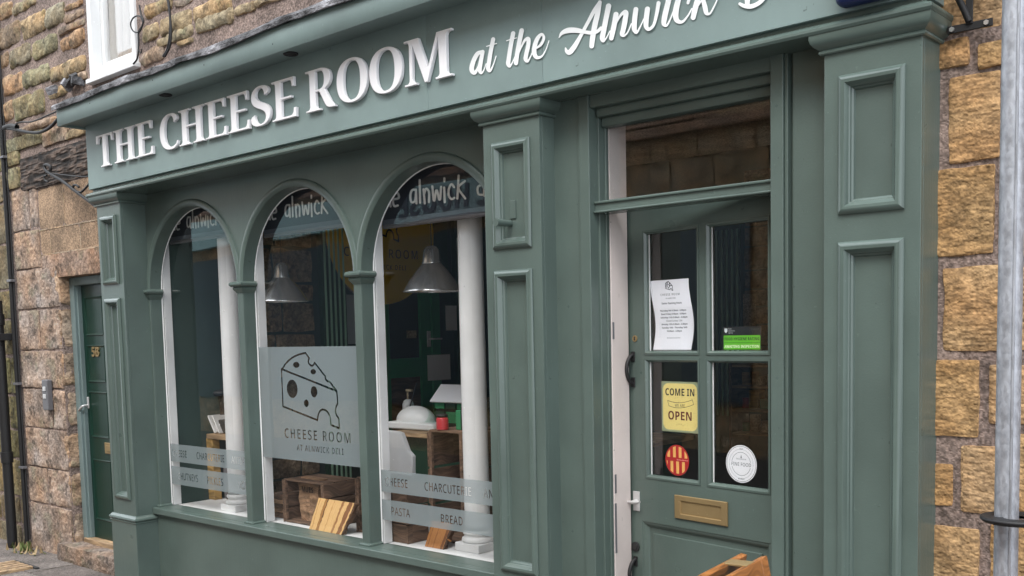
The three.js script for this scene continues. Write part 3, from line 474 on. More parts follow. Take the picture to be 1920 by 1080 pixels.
// frosted film on the panes: flat film with its cut-out words
function film(name, label, x0, y0, x1, y1, pw, ph, draw, group) {
  const t = canvasTex(pw, ph, (c) => { c.fillStyle = 'rgba(138,150,154,0.70)'; c.fillRect(0, 0, pw, ph); c.globalCompositeOperation = 'destination-out'; c.fillStyle = '#000'; c.strokeStyle = '#000'; draw(c, pw, ph); });
  const m = mat({ map: t, transparent: true, roughness: 0.75, side: THREE.DoubleSide }), g = new THREE.PlaneGeometry(x1 - x0, y1 - y0); g.translate((x0 + x1) / 2, (y0 + y1) / 2, GLZ - 0.006);
  return single(name, label, 'window film', keepUV(g), m, group);
}
function words(list, size) { return (c, w, h) => { c.font = size + 'px sans-serif'; c.textBaseline = 'middle'; try { c.letterSpacing = '3px'; } catch (e) { /* not offered */ } for (const [t, x] of list) c.fillText(t, x * w, h * 0.52); }; }
function cheeseIcon(c, k, x, y, lw, fill = true, ky = k) { // wedge of cheese, drawn in a 0..1 box
  const P = (a, b) => [x + a * k, y + b * ky]; c.lineWidth = lw; c.lineJoin = 'round';
  const path = (pts) => { c.beginPath(); pts.forEach((q, i) => { if (q.length === 2) (i ? c.lineTo(...P(...q)) : c.moveTo(...P(...q))); else c.quadraticCurveTo(...P(q[0], q[1]), ...P(q[2], q[3])); }); c.stroke(); };
  path([[0.0, 0.24], [0.14, 0.03, 0.44, 0.0], [0.5, 0.07], [0.46, 0.12, 0.51, 0.16], [0.56, 0.19, 0.59, 0.13], [0.76, 0.31], [0.75, 0.37, 0.83, 0.38], [0.94, 0.5], [0.0, 0.22], [0.0, 0.74], [0.6, 0.9], [0.63, 0.72, 0.74, 0.76], [0.83, 0.8, 0.82, 0.95], [0.96, 0.99], [0.96, 0.86], [0.86, 0.78, 0.95, 0.66], [0.94, 0.5]]);
  for (const [a, b, rx, ry] of [[0.27, 0.16, 0.055, 0.04], [0.56, 0.25, 0.045, 0.035], [0.18, 0.49, 0.095, 0.125], [0.56, 0.52, 0.055, 0.075], [0.42, 0.68, 0.04, 0.05]]) { c.beginPath(); c.ellipse(...P(a, b), rx * k, ry * ky, 0, 0, 7); fill ? c.fill() : c.stroke(); }
}
{
  const X = (i) => [MULL[i] + 0.031, MULL[i + 1] - 0.031];
  const yAt = (u, v) => onZ(u, v, GLZ).y;
  const b1 = [yAt(385, 839), yAt(385, 873)], b2 = [yAt(385, 882), yAt(385, 917)];
  film('frosted_band', 'upper frosted band on the arched window by the left pilaster', X(0)[0], b1[1], X(0)[1], b1[0], 1536, 144, words([['CHEESE', 0.03], ['CHARCUTERIE', 0.32], ['ANTIPASTI', 0.72]], 74), 'frosted bands on the arched windows');
  film('frosted_band', 'lower frosted band reading chutneys and pickles on arched window', X(0)[0], b2[1], X(0)[1], b2[0], 1536, 144, words([['CHUTNEYS', 0.08], ['PICKLES', 0.43], ['HONEY', 0.78]], 74), 'frosted bands on the arched windows');
  const c1 = [yAt(815, 892), yAt(815, 935)], c2 = [yAt(815, 950), yAt(815, 990)];
  film('frosted_band', 'upper frosted band on the arched window beside the door side pilaster', X(2)[0], c1[1], X(2)[1], c1[0], 1536, 150, words([['CHEESE', 0.03], ['CHARCUTERIE', 0.33], ['ANTIPASTI', 0.74]], 76), 'frosted bands on the arched windows');
  film('frosted_band', 'lower frosted band reading pasta and bread on arched window', X(2)[0], c2[1], X(2)[1], c2[0], 1536, 144, words([['PASTA', 0.07], ['BREAD', 0.44], ['OLIVES', 0.86]], 76), 'frosted bands on the arched windows');
  const top = yAt(570, 650), bot = yAt(570, 865);
  film('frosted_film', 'large frosted panel with cheese wedge drawing on the middle window', X(1)[0], bot, X(1)[1], top, 1400, Math.round(1400 * (top - bot) / (X(1)[1] - X(1)[0])), (c, w, h) => {
    cheeseIcon(c, w * 0.53, w * 0.22, h * 0.055, 15, true, h * 0.64); c.textAlign = 'center'; c.textBaseline = 'middle'; try { c.letterSpacing = '16px'; } catch (e) { /* not offered */ }
    c.font = '104px sans-serif'; c.fillText('CHEESE ROOM', w * 0.53, h * 0.765); try { c.letterSpacing = '7px'; } catch (e) { /* not offered */ } c.font = '62px sans-serif'; c.fillText('AT ALNWICK DELI', w * 0.55, h * 0.885);
  });
}
// things fixed to the door glass (in the door's frame)
function onDoor(name, label, category, s0, s1, y0, y1, tex, z = -0.03, curve = 0, round = false) {
  const w = s0 - s1, g = round ? new THREE.CircleGeometry(w / 2, 48) : new THREE.PlaneGeometry(w, y1 - y0, 6, 24), p = g.attributes.position;
  if (curve) for (let i = 0; i < p.count; i++) { const t = p.getY(i) / (y1 - y0); p.setZ(i, curve * Math.sin(t * 5.2) * 0.5); p.setX(i, p.getX(i) + curve * 0.9 * Math.sin(t * 5 + 2)); }
  g.translate(-(s0 + s1) / 2 - 0.013, (y0 + y1) / 2 + 0.004, z); g.computeVertexNormals(); keepUV(g);
  const m = shade(new THREE.Mesh(g, mat({ map: tex, roughness: 0.7, side: THREE.DoubleSide }))); m.name = numbered(name); m.userData = { label, category }; doorFrame(m); scene.add(m); return m;
}
{
  onDoor('opening_hours_sheet', 'white paper sheet of opening hours taped inside upper door pane', 'notice', 0.717, 0.498, 1.5, 1.803, canvasTex(420, 594, (c, w, h) => {
    c.fillStyle = '#eef0f7'; c.fillRect(0, 0, w, h); c.strokeStyle = c.fillStyle = '#222b33'; cheeseIcon(c, 80, 168, 14, 5, false); c.textAlign = 'center'; try { c.letterSpacing = '4px'; } catch (e) { /* not offered */ }
    c.font = '26px sans-serif'; c.fillText('CHEESE ROOM', w / 2, 134); try { c.letterSpacing = '0px'; } catch (e) { /* not offered */ } c.font = '14px sans-serif'; c.fillText('AT ALNWICK DELI', w / 2, 162); c.font = 'bold 21px sans-serif'; c.fillText('Easter Opening Hours', w / 2, 206);
    ['Thursday 9th 9.30am - 4.00pm', 'Good Friday 9.00am - 4.00pm', 'Saturday 11th 9.00am - 4.00pm', 'Closed Sunday 12th', 'Monday 13th 9.00am - 4.00pm', 'Tuesday 14th - Thursday 16th', '10.00am - 4.00pm'].forEach((t, i) => { c.font = (i === 3 ? '' : 'bold ') + '20px sans-serif'; c.fillText(t, w / 2, 268 + i * 29); });
    c.font = '15px sans-serif'; c.fillText('@cheeseroomalnwick', w / 2, 498);
  }), -0.027, 0.012);
  onDoor('hygiene_sticker', 'black and bright green food hygiene rating sticker in door pane', 'sticker', 0.33, 0.139, 1.498, 1.594, canvasTex(512, 258, (c, w, h) => {
    c.fillStyle = '#0c0f10'; c.fillRect(0, 0, w, h); c.fillStyle = '#5fb41e'; c.fillRect(10, 96, w - 20, h - 104); c.fillStyle = '#3f8a10'; c.fillRect(10, 172, w - 20, 8);
    c.fillStyle = '#0c160a'; c.textAlign = 'center'; c.font = 'bold 45px sans-serif'; c.fillText('FOOD HYGIENE RATING', w / 2, 150, w - 40); c.fillStyle = '#e9f6d2'; c.font = 'bold 43px sans-serif'; c.fillText('AWAITING INSPECTION', w / 2, 232, w - 40);
    c.fillStyle = '#cfd5d6'; c.beginPath(); c.moveTo(22, 18); c.lineTo(62, 18); c.lineTo(62, 50); c.lineTo(42, 72); c.lineTo(22, 50); c.fill(); c.textAlign = 'left'; c.font = '20px sans-serif'; ['Food', 'Standards', 'Agency'].forEach((t, i) => c.fillText(t, 74, 30 + i * 22)); c.fillStyle = '#59646a'; c.fillText('food.gov.uk', 380, 36);
  }), -0.0275);
  const open = onDoor('open_sign', 'cream tin sign reading come in we are open behind glass', 'sign', 0.674, 0.463, 1.142, 1.362, canvasTex(420, 440, (c, w, h) => {
    c.fillStyle = '#8f9a7c'; c.fillRect(0, 0, w, h); c.fillStyle = '#e3d284'; c.beginPath(); c.roundRect(16, 16, w - 32, h - 32, 60); c.fill(); const r = rng(3); c.fillStyle = 'rgba(120,110,60,0.16)'; for (let i = 0; i < 300; i++) c.fillRect(r() * w, r() * h, 3 + r() * 7, 2 + r() * 5);
    c.textAlign = 'center'; c.fillStyle = '#2b2620'; c.font = 'bold 86px sans-serif'; c.fillText('COME IN', w / 2, 122, w - 80); c.fillStyle = '#5a1714'; c.font = 'bold 104px sans-serif'; c.fillText('OPEN', w / 2, 334, w - 96);
    c.strokeStyle = '#4a4030'; c.lineWidth = 4; c.beginPath(); c.moveTo(70, 168); c.quadraticCurveTo(w / 2, 206, w - 70, 152); c.lineTo(w - 56, 192); c.quadraticCurveTo(w / 2, 252, 84, 214); c.closePath(); c.stroke(); c.fillStyle = '#4a4030'; c.font = '34px sans-serif'; c.fillText('WE ARE', w / 2, 220); c.fillStyle = '#a8894a'; c.font = '30px serif'; c.fillText('~ * * ~', w / 2, 388);
  }), -0.029);
  void open;
  onDoor('county_flag_sticker', 'round red and yellow striped flag sticker on lower pane', 'sticker', 0.654, 0.518, 0.956, 1.08, canvasTex(256, 256, (c, w, h) => {
    c.fillStyle = '#b01b1c'; c.fillRect(0, 0, w, h); c.fillStyle = '#eeb765'; for (let i = 0; i < 4; i++) { c.fillRect(22 + i * 62, 14, 30, 92); c.fillRect(52 + i * 62 - 62 + 4, 138, 30, 100); } c.strokeStyle = '#b01b1c'; c.lineWidth = 14; c.beginPath(); c.arc(128, 128, 122, 0, 7); c.stroke(); c.fillStyle = '#f0a9a0'; c.font = 'bold 15px sans-serif'; c.fillText('Northumberland', 124, 128);
  }), -0.0275, 0, true);
  onDoor('fine_food_sticker', 'round white fine food guild sticker on lower pane', 'sticker', 0.318, 0.162, 0.954, 1.11, canvasTex(384, 384, (c, w, h) => {
    c.fillStyle = '#e8eaee'; c.fillRect(0, 0, w, h); c.strokeStyle = c.fillStyle = '#5d656d'; c.lineWidth = 4; for (const r of [180, 118]) { c.beginPath(); c.arc(192, 192, r, 0, 7); c.stroke(); } c.lineWidth = 8; c.strokeStyle = '#9aa1a8'; c.setLineDash([5, 8]); c.beginPath(); c.arc(192, 192, 148, 0, 7); c.stroke(); c.setLineDash([]);
    c.fillStyle = '#e8eaee'; c.fillRect(50, 172, 284, 52); c.fillStyle = '#39424a'; c.textAlign = 'center'; c.font = '50px sans-serif'; c.fillText('FINE FOOD', 192, 214, 290); c.font = '20px sans-serif'; c.fillText('THE GUILD OF', 192, 150); c.fillText('2024', 192, 46); c.fillText('MEMBER', 192, 352); c.beginPath(); c.moveTo(192, 96); c.lineTo(200, 132); c.lineTo(184, 132); c.fill();
  }), -0.0275, 0, true);
}

// ---------------------------------------------------------------- inside the shop
const IX = 0.48, IZ = -4.2, FLOORY = 0.06, CEIL = 3.05;
struct('interior_floor', box(0.2, FLOORY - 0.2, IZ - 0.2, 5.9, FLOORY, -0.29, 0), M.floorWood);
struct('interior_ceiling', box(0.2, CEIL, IZ - 0.2, 5.9, CEIL + 0.2, -0.17, 0), M.ceiling);
struct('interior_front_wall', box(0.2, 2.601, -0.33, 5.9, CEIL, -0.165, 0), M.plasterDark);
struct('interior_right_wall', box(5.6, FLOORY, IZ, 5.85, CEIL, -0.3, 0), M.cream);
const leftWall = struct('interior_left_wall', box(0.2, FLOORY, IZ, IX, CEIL, -0.28, 0), M.tealPaint);
const backWall = struct('interior_back_wall', box(0.2, FLOORY, IZ - 0.2, 5.85, CEIL, IZ, 0), M.plasterDark);
{
  const r = rng(40); let k = 500;
  for (let y = 0.08; y < 2.9;) { const h = 0.14 + r() * 0.14; let z = -1.56; while (z < -0.92) { const w = Math.min(0.16 + r() * 0.24, -0.9 - z); if (w > 0.06) part(leftWall, 'stone', block(IX - 0.08, y + 0.006, z, IX + 0.02, y + h - 0.006, z + w - 0.012, 0.02, 0.014, 0.05, k++), M.innerStone); z += w; } y += h; }
  for (const z of [-1.62, -3.12]) { part(leftWall, 'fluted_pilaster', box(IX, FLOORY, z - 0.24, IX + 0.05, 2.75, z, 0.003), M.shopDarkGreen); for (let i = 0; i < 5; i++) part(leftWall, 'flute_fillet', box(IX + 0.0505, 0.4, z - 0.222 + i * 0.046, IX + 0.062, 2.45, z - 0.206 + i * 0.046, 0.003), M.flute); }
  // green door in the left wall
  const pn2 = (y0, z0, y1, z1, x0, x1) => box(x0, y0, z0, x1, y1, z1, 0.003), q = IX + 0.04;
  const d = part(leftWall, 'inner_door', merge([pn2(FLOORY, -2.32, 2.05, -2.2, IX, q), pn2(FLOORY, -2.8, 2.05, -2.68, IX, q), pn2(1.225, -2.68, 1.39, -2.32, IX, q), pn2(1.96, -2.68, 2.05, -2.32, IX, q), pn2(FLOORY, -2.68, 0.3, -2.32, IX, q)]), M.shopGreen);
  part(d, 'dark_pane', box(IX, 1.39, -2.68, IX + 0.012, 1.96, -2.32, 0), M.black);
  part(d, 'wood_panel', box(IX, 0.3, -2.68, IX + 0.014, 1.225, -2.32, 0), M.crate);
  part(d, 'latch', merge([box(q, 1.48, -2.79, q + 0.012, 1.62, -2.75, 0.003), tube([[q + 0.01, 1.55, -2.77], [q + 0.05, 1.55, -2.77], [q + 0.055, 1.55, -2.88]], 0.008)]), M.steelPaint);
  part(leftWall, 'door_case', merge([box(IX, FLOORY, -2.2, IX + 0.06, 2.12, -2.13, 0.004), box(IX, FLOORY, -2.9, IX + 0.06, 2.12, -2.8, 0.004)]), M.shopGreen);
  part(leftWall, 'sign_board', box(IX, 2.12, -3.05, IX + 0.03, 3.04, -1.9, 0.003), M.shopDarkGreen);
  // back wall: fluted pilaster, stone, panel
  part(backWall, 'fluted_pilaster', box(2.585, 0.5, IZ, 2.83, 2.6, IZ + 0.06, 0.003), M.shopDarkGreen); for (let i = 0; i < 5; i++) part(backWall, 'flute_fillet', box(2.6 + i * 0.048, 0.85, IZ + 0.0605, 2.617 + i * 0.048, 2.4, IZ + 0.075, 0.003), M.flute);
  for (let y = 1.3; y < 2.8;) { const h = 0.12 + r() * 0.08; let x = 2.84; while (x < 4.1) { const w = 0.2 + r() * 0.22; part(backWall, 'stone', block(x, y + 0.005, IZ - 0.05, x + w - 0.01, y + h - 0.005, IZ + 0.03, 0.015, 0.01, 0.06, k++), M.innerStone); x += w; } y += h; }
  part(backWall, 'cream_panel', box(2.845, 1.5, IZ + 0.045, 2.96, 1.86, IZ + 0.06, 0.003), M.cream);
  part(backWall, 'picture_rail', box(2.0, 2.52, IZ, 4.2, 2.62, IZ + 0.07, 0.004), M.shopGreen);
}
const shelf = struct('display_shelf', box(0.489, 0.36, -0.95, 3.82, 0.431, -0.27, 0.003), M.white);
{ // yellow round sign on the left wall
  const c = thing('round_sign', 'large round mustard yellow sign with cheese drawing inside the shop', 'sign', [IX + 0.03, 1.85, -2.26]);
  const tx = canvasTex(1024, 1024, (q, w, h) => { q.fillStyle = '#d9b425'; q.fillRect(0, 0, w, h); q.strokeStyle = q.fillStyle = '#15170f'; cheeseIcon(q, 330, 350, 240, 13, false); q.textAlign = 'center'; try { q.letterSpacing = '14px'; } catch (e) { /* not offered */ } q.font = '86px sans-serif'; q.fillText('CHEESE ROOM', w / 2, 690); try { q.letterSpacing = '5px'; } catch (e) { /* not offered */ } q.font = '48px sans-serif'; q.fillText('AT ALNWICK DELI', w / 2, 775); });
  const g = new THREE.CylinderGeometry(0.595, 0.595, 0.02, 72).rotateZ(-Math.PI / 2).translate(0.012, 0.595, 0); const b = shade(new THREE.Mesh(boxUV(g), M.cream)); b.name = 'disc'; c.add(b);
  const f = shade(new THREE.Mesh(new THREE.CircleGeometry(0.593, 72).rotateY(Math.PI / 2).translate(0.026, 0.595, 0), mat({ map: tx, roughness: 0.6 }))); f.name = 'printed_face'; c.add(f);
}
// roller blinds with hand lettering
{
  const zb = -0.36, S = 8.727, put = (x, y) => onZ(700 + x / S, 300 + y / S, zb + 0.003), w = 36, k = (st) => st.map(([x, y]) => [x, y, w]);
  const glyphs = [[[90, 520], [95, 780]], [[40, 610], [150, 590]], [[185, 430], [195, 780]], [[195, 660], [235, 595], [268, 620], [285, 760]], [[335, 645], [420, 620], [400, 540], [350, 560], [325, 660], [350, 755], [405, 745]],
    [[700, 485], [640, 495], [612, 590], [632, 690], [680, 680], [702, 560], [703, 480], [712, 710]], [[765, 330], [772, 700]], [[830, 480], [850, 710]], [[840, 560], [875, 470], [915, 510], [920, 690]], [[965, 430], [995, 670], [1035, 490], [1085, 655], [1110, 440]], [[1160, 450], [1170, 690]], [[1165, 300], [1165, 350]],
    [[1325, 445], [1285, 395], [1240, 470], [1245, 600], [1290, 640], [1330, 620]], [[1400, 255], [1380, 630]], [[1505, 345], [1400, 450], [1510, 630]], [[1800, 400], [1720, 440], [1730, 560], [1800, 570]], [[1815, 200], [1822, 585]], [[1890, 480], [1960, 460], [1930, 390], [1890, 440], [1890, 540], [1960, 560]]].map(k);
  const c3 = (MULL[2] + MULL[3]) / 2, txt = ribbon(glyphs, put); txt.translate(-c3, 0, 0);
  const ends = ['beside the left pilaster', 'in the middle window', 'beside the door side pilaster'], bot = [onZ(360, 452, zb).y, onZ(565, 436, zb).y, onZ(800, 418, zb).y];
  for (let i = 0; i < 3; i++) {
    const c = (MULL[i] + MULL[i + 1]) / 2, b = bot[i], t = thing('roller_blind', 'navy roller blind with white hand lettering behind the arch ' + ends[i], 'blind', [c, b, zb], 'roller blinds in the arched windows');
    part(t, 'cloth', box(c - 0.55, b, zb - 0.002, c + 0.53, 2.64, zb, 0), M.blind); part(t, 'bottom_bar', new THREE.CylinderGeometry(0.012, 0.012, 1.07, 12).rotateZ(Math.PI / 2).translate(c, b + 0.006, zb + 0.002), M.greyPlastic);
    part(t, 'hem', box(c - 0.55, b + 0.018, zb + 0.0005, c + 0.53, b + 0.045, zb + 0.0025, 0), mat({ color: lin(0.1, 0.115, 0.14), roughness: 0.8 }));
    part(t, 'lettering', txt.clone().translate(c, i === 1 ? 0.03 : i === 0 ? 0.06 : 0, 0), M.blindText);
  }
}
// two white columns standing on the display shelf
for (const [u, v, label] of [[437, 953, 'white painted column standing behind the window by the left pilaster'], [889, 1028, 'white painted column standing behind the window next to the door side']]) {
  const p = onY(u, v, 0.433), x = p.x + (u < 600 ? 0.075 : 0.03), z = Math.min(p.z, -0.41), y = 0.4315, t = thing('column', label, 'column', [x, y, z], 'white columns behind the windows');
  part(t, 'base_block', box(x - 0.088, y, z - 0.088, x + 0.088, y + 0.045, z + 0.088, 0.004), M.white);
  part(t, 'base_moulding', lathe([[0, 0.045], [0.084, 0.045], [0.088, 0.056], [0.084, 0.068], [0.074, 0.074], [0.072, 0.084], [0.078, 0.09], [0.08, 0.1], [0.074, 0.108], [0.066, 0.115], [0, 0.115]], x, y, z), M.white);
  part(t, 'shaft', lathe([[0, 0.11], [0.071, 0.11], [0.068, 0.14], [0.068, 0.9], [0.064, 2.4], [0.064, 2.6], [0, 2.6]], x, y, z), M.white);
}
for (const [u, v, label] of [[530, 566, 'brushed metal pendant lamp hanging before the stone inner wall'], [811, 547, 'brushed metal pendant lamp hanging before the yellow round sign']]) {
  const p = onZ(u, v, -0.75), t = thing('pendant_lamp', label, 'lamp', [p.x, p.y, p.z], 'pendant lamps in the windows');
  part(t, 'shade', lathe([[0.172, 0], [0.175, 0.004], [0.168, 0.012], [0.14, 0.06], [0.1, 0.115], [0.062, 0.158], [0.058, 0.163]], p.x, p.y, p.z, 64), M.aluminium);
  part(t, 'neck', lathe([[0.058, 0.163], [0.06, 0.168], [0.055, 0.176], [0.047, 0.24], [0.03, 0.262], [0.012, 0.268], [0.0, 0.268]], p.x, p.y, p.z), M.aluminium);
  part(t, 'cable', cyl(p.x, p.y + 0.266, CEIL, p.z, 0.003, 0.003, 6), M.blackMatte);
}
// shelf goods: crates, bag, boards
function crate(label, x0, y0, z0, x1, y1, z1, open) {
  const t = thing('wooden_crate', label, 'crate', [x0, y0, z0], 'weathered wooden crates'), w = 0.012, B = (n, ...a) => part(t, n, box(...a, 0.002), M.crate, 1.6, x0 * 3 + a[1]);
  const n = 3, slat = (f) => { for (let i = 0; i < n; i++) f(i / n, (i + 1) / n - 0.025); };
  slat((a, b) => B('slat', x0, lerp(y0, y1, a), z0, x0 + w, lerp(y0, y1, b), z1)); slat((a, b) => B('slat', x1 - w, lerp(y0, y1, a), z0, x1, lerp(y0, y1, b), z1));
  slat((a, b) => B('slat', x0 + w, y1 - w, lerp(z0, z1, a), x1 - w, y1, lerp(z0, z1, b))); slat((a, b) => B('slat', x0 + w, y0, lerp(z0, z1, a), x1 - w, y0 + w, lerp(z0, z1, b)));
  if (open) { slat((a, b) => B('slat', x0 + w, lerp(y0 + w, y1 - w, a), z0, x1 - w, lerp(y0 + w, y1 - w, b), z0 + w)); for (const [a, b] of [[x0 + w, x0 + w + 0.02], [x1 - w - 0.02, x1 - w]]) B('corner_post', a, y0 + w, z1 - 0.022, b, y1 - w, z1 - 0.002); }
  else { slat((a, b) => B('slat', x0 + w, lerp(y0 + w, y1 - w, a), z1 - w, x1 - w, lerp(y0 + w, y1 - w, b), z1)); }
  return t;
}
const SY = 0.4325; let CTOP = 1;
crate('open wooden crate on its side holding a brown paper bag', 1.69, SY, -0.62, 2.112, 0.708, -0.345, true);
crate('wooden crate half hidden behind the mullion next to the split log board', 2.34, SY, -0.64, 2.62, SY + 0.33, -0.4, true);
crate('low wooden crate under the white scalloped panel', 2.69, SY, -0.5, 2.86, 0.757, -0.34, false);
crate('tall upright wooden crate beside the white column, red jar on top', 2.866, SY, -0.78, 3.15, 1.06, -0.5, true);
crate('wooden crate behind the counter leg in the window by the left pilaster', 0.62, SY, -0.85, 0.86, SY + 0.14, -0.62, false);
{
  const t = thing('paper_bag', 'brown kraft paper bag with black handwritten word inside the crate', 'bag', [1.885, SY + 0.014, -0.45]);
  const g = new THREE.BoxGeometry(0.15, 0.3, 0.09, 8, 14, 5), p = g.attributes.position; for (let i = 0; i < p.count; i++) { const x = p.getX(i), y = p.getY(i), z = p.getZ(i), f = 1 + 0.12 * (y / 0.3); p.setXYZ(i, x * f + 0.006 * noise3(x * 30, y * 20, z * 30), y + 0.3 / 2, z * (y > 0.11 ? 0.6 : 1) + 0.008 * noise3(x * 25, y * 25, 4)); } g.computeVertexNormals(); g.scale(1.33, 0.9, 1);
  const b = shade(new THREE.Mesh(boxUV(g), M.kraft)); b.name = 'bag_body'; t.add(b);
  const lab = shade(new THREE.Mesh(new THREE.PlaneGeometry(0.13, 0.2).translate(0, 0.14, 0.056), mat({ transparent: true, roughness: 0.9, map: canvasTex(256, 466, (c, w) => { c.fillStyle = '#20160e'; c.textAlign = 'center'; c.font = 'bold 110px sans-serif'; c.fillText('MUES', w / 2, 130, 236); c.font = '40px sans-serif'; ['~ ~~ ~', '~~~', '* ~~', '~~ ~'].forEach((q, i) => c.fillText(q, w / 2, 240 + i * 56)); }) }))); lab.name = 'handwriting'; t.add(lab);
}
function slabBoard(label, bl, br, tl, tr, thick, m) {   // a board of split log leaning back, from its four corners
  const g = new THREE.BufferGeometry(), n = 12, pos = [], uv = [], idx = [], nrm = V3().subVectors(br, bl).cross(V3().subVectors(tl, bl)).normalize();
  for (const s of [0, 1]) for (let j = 0; j <= n; j++) for (let i = 0; i <= n; i++) {
    const u = i / n, v = j / n, a = bl.clone().lerp(br, u), b = tl.clone().lerp(tr, u), q = a.lerp(b, v), e = (i === n ? 0.012 : i === 0 ? 0.004 : 0) * noise3(v * 7, s * 2, 3);
    q.addScaledVector(nrm, -s * thick + 0.0015 * noise3(u * 9, v * 5, s)); q.x += e; pos.push(q.x, q.y, q.z); uv.push(u, v);
  }
  const N = n + 1, id = (s, i, j) => s * N * N + j * N + i, quad = (a, b, c, d) => idx.push(a, b, c, a, c, d);
  for (let j = 0; j < n; j++) for (let i = 0; i < n; i++) { quad(id(0, i, j), id(0, i + 1, j), id(0, i + 1, j + 1), id(0, i, j + 1)); quad(id(1, i, j), id(1, i, j + 1), id(1, i + 1, j + 1), id(1, i + 1, j)); }
  for (let i = 0; i < n; i++) { quad(id(1, i, 0), id(1, i + 1, 0), id(0, i + 1, 0), id(0, i, 0)); quad(id(0, i, n), id(0, i + 1, n), id(1, i + 1, n), id(1, i, n)); quad(id(1, 0, i), id(0, 0, i), id(0, 0, i + 1), id(1, 0, i + 1)); quad(id(0, n, i), id(1, n, i), id(1, n, i + 1), id(0, n, i + 1)); }
  g.setAttribute('position', new THREE.Float32BufferAttribute(pos, 3)); g.setAttribute('uv', new THREE.Float32BufferAttribute(uv, 2)); g.setIndex(idx); const f = toCreasedNormals(g, 0.6);
  return single('log_board', label, 'chopping board', keepUV(f), m, 'split log boards on the window shelf');
}
{
  const stripe = (base, bands, seed) => canvasTex(512, 512, (c) => { const r = rng(seed); c.fillStyle = base; c.fillRect(0, 0, 512, 512); for (const [x, w, col] of bands) { c.fillStyle = col; c.beginPath(); c.moveTo(x, 0); for (let y = 0; y <= 512; y += 32) c.lineTo(x + 4 * Math.sin(y * 0.007 + seed) + r() * 10, y); for (let y = 512; y >= 0; y -= 32) c.lineTo(x + w + 4 * Math.sin(y * 0.007 + seed) + r() * 12, y); c.fill(); } for (let i = 0; i < 500; i++) { c.fillStyle = r() > 0.5 ? 'rgba(90,50,15,0.13)' : 'rgba(255,235,190,0.1)'; c.fillRect(r() * 512, r() * 512, 1 + r() * 3, 30 + r() * 120); } });
  const lit = mat({ map: stripe('#d2aa70', [[20, 10, '#b98c50'], [95, 34, '#9a6c38'], [126, 12, '#5c3a1a'], [215, 14, '#c0935a'], [330, 26, '#93663a'], [415, 50, '#7f5430'], [488, 30, '#4c2f17']], 4), roughness: 0.6 }), dark = mat({ map: stripe('#a8703a', [[60, 16, '#7c4c22'], [200, 20, '#8a5728'], [400, 60, '#6d421d'], [470, 42, '#3d2614']], 9), roughness: 0.6 });
  const P = (u, v, z) => onZ(u, v, z);
  const zb = -0.29; const A = onZ(579, 989, zb), B = onZ(641, 1000, zb); A.y = B.y = SY; const tl = P(598, 937, -0.336), tr = P(668, 940, -0.336); tl.y = tr.y = (tl.y + tr.y) / 2;
  slabBoard('pale split log board leaning on the open crate', A, B, tl, tr, 0.022, lit);
  const zc = -0.36, C = onZ(796, 1022, zc), D = onZ(832, 1033, zc); C.y = D.y = SY; const t2 = P(811, 975, zc - 0.1), t3 = P(851, 983, zc - 0.1); t2.y = t3.y = (t2.y + t3.y) / 2;
  slabBoard('dark orange split log board leaning beside the white column', C, D, t2, t3, 0.022, dark);
}
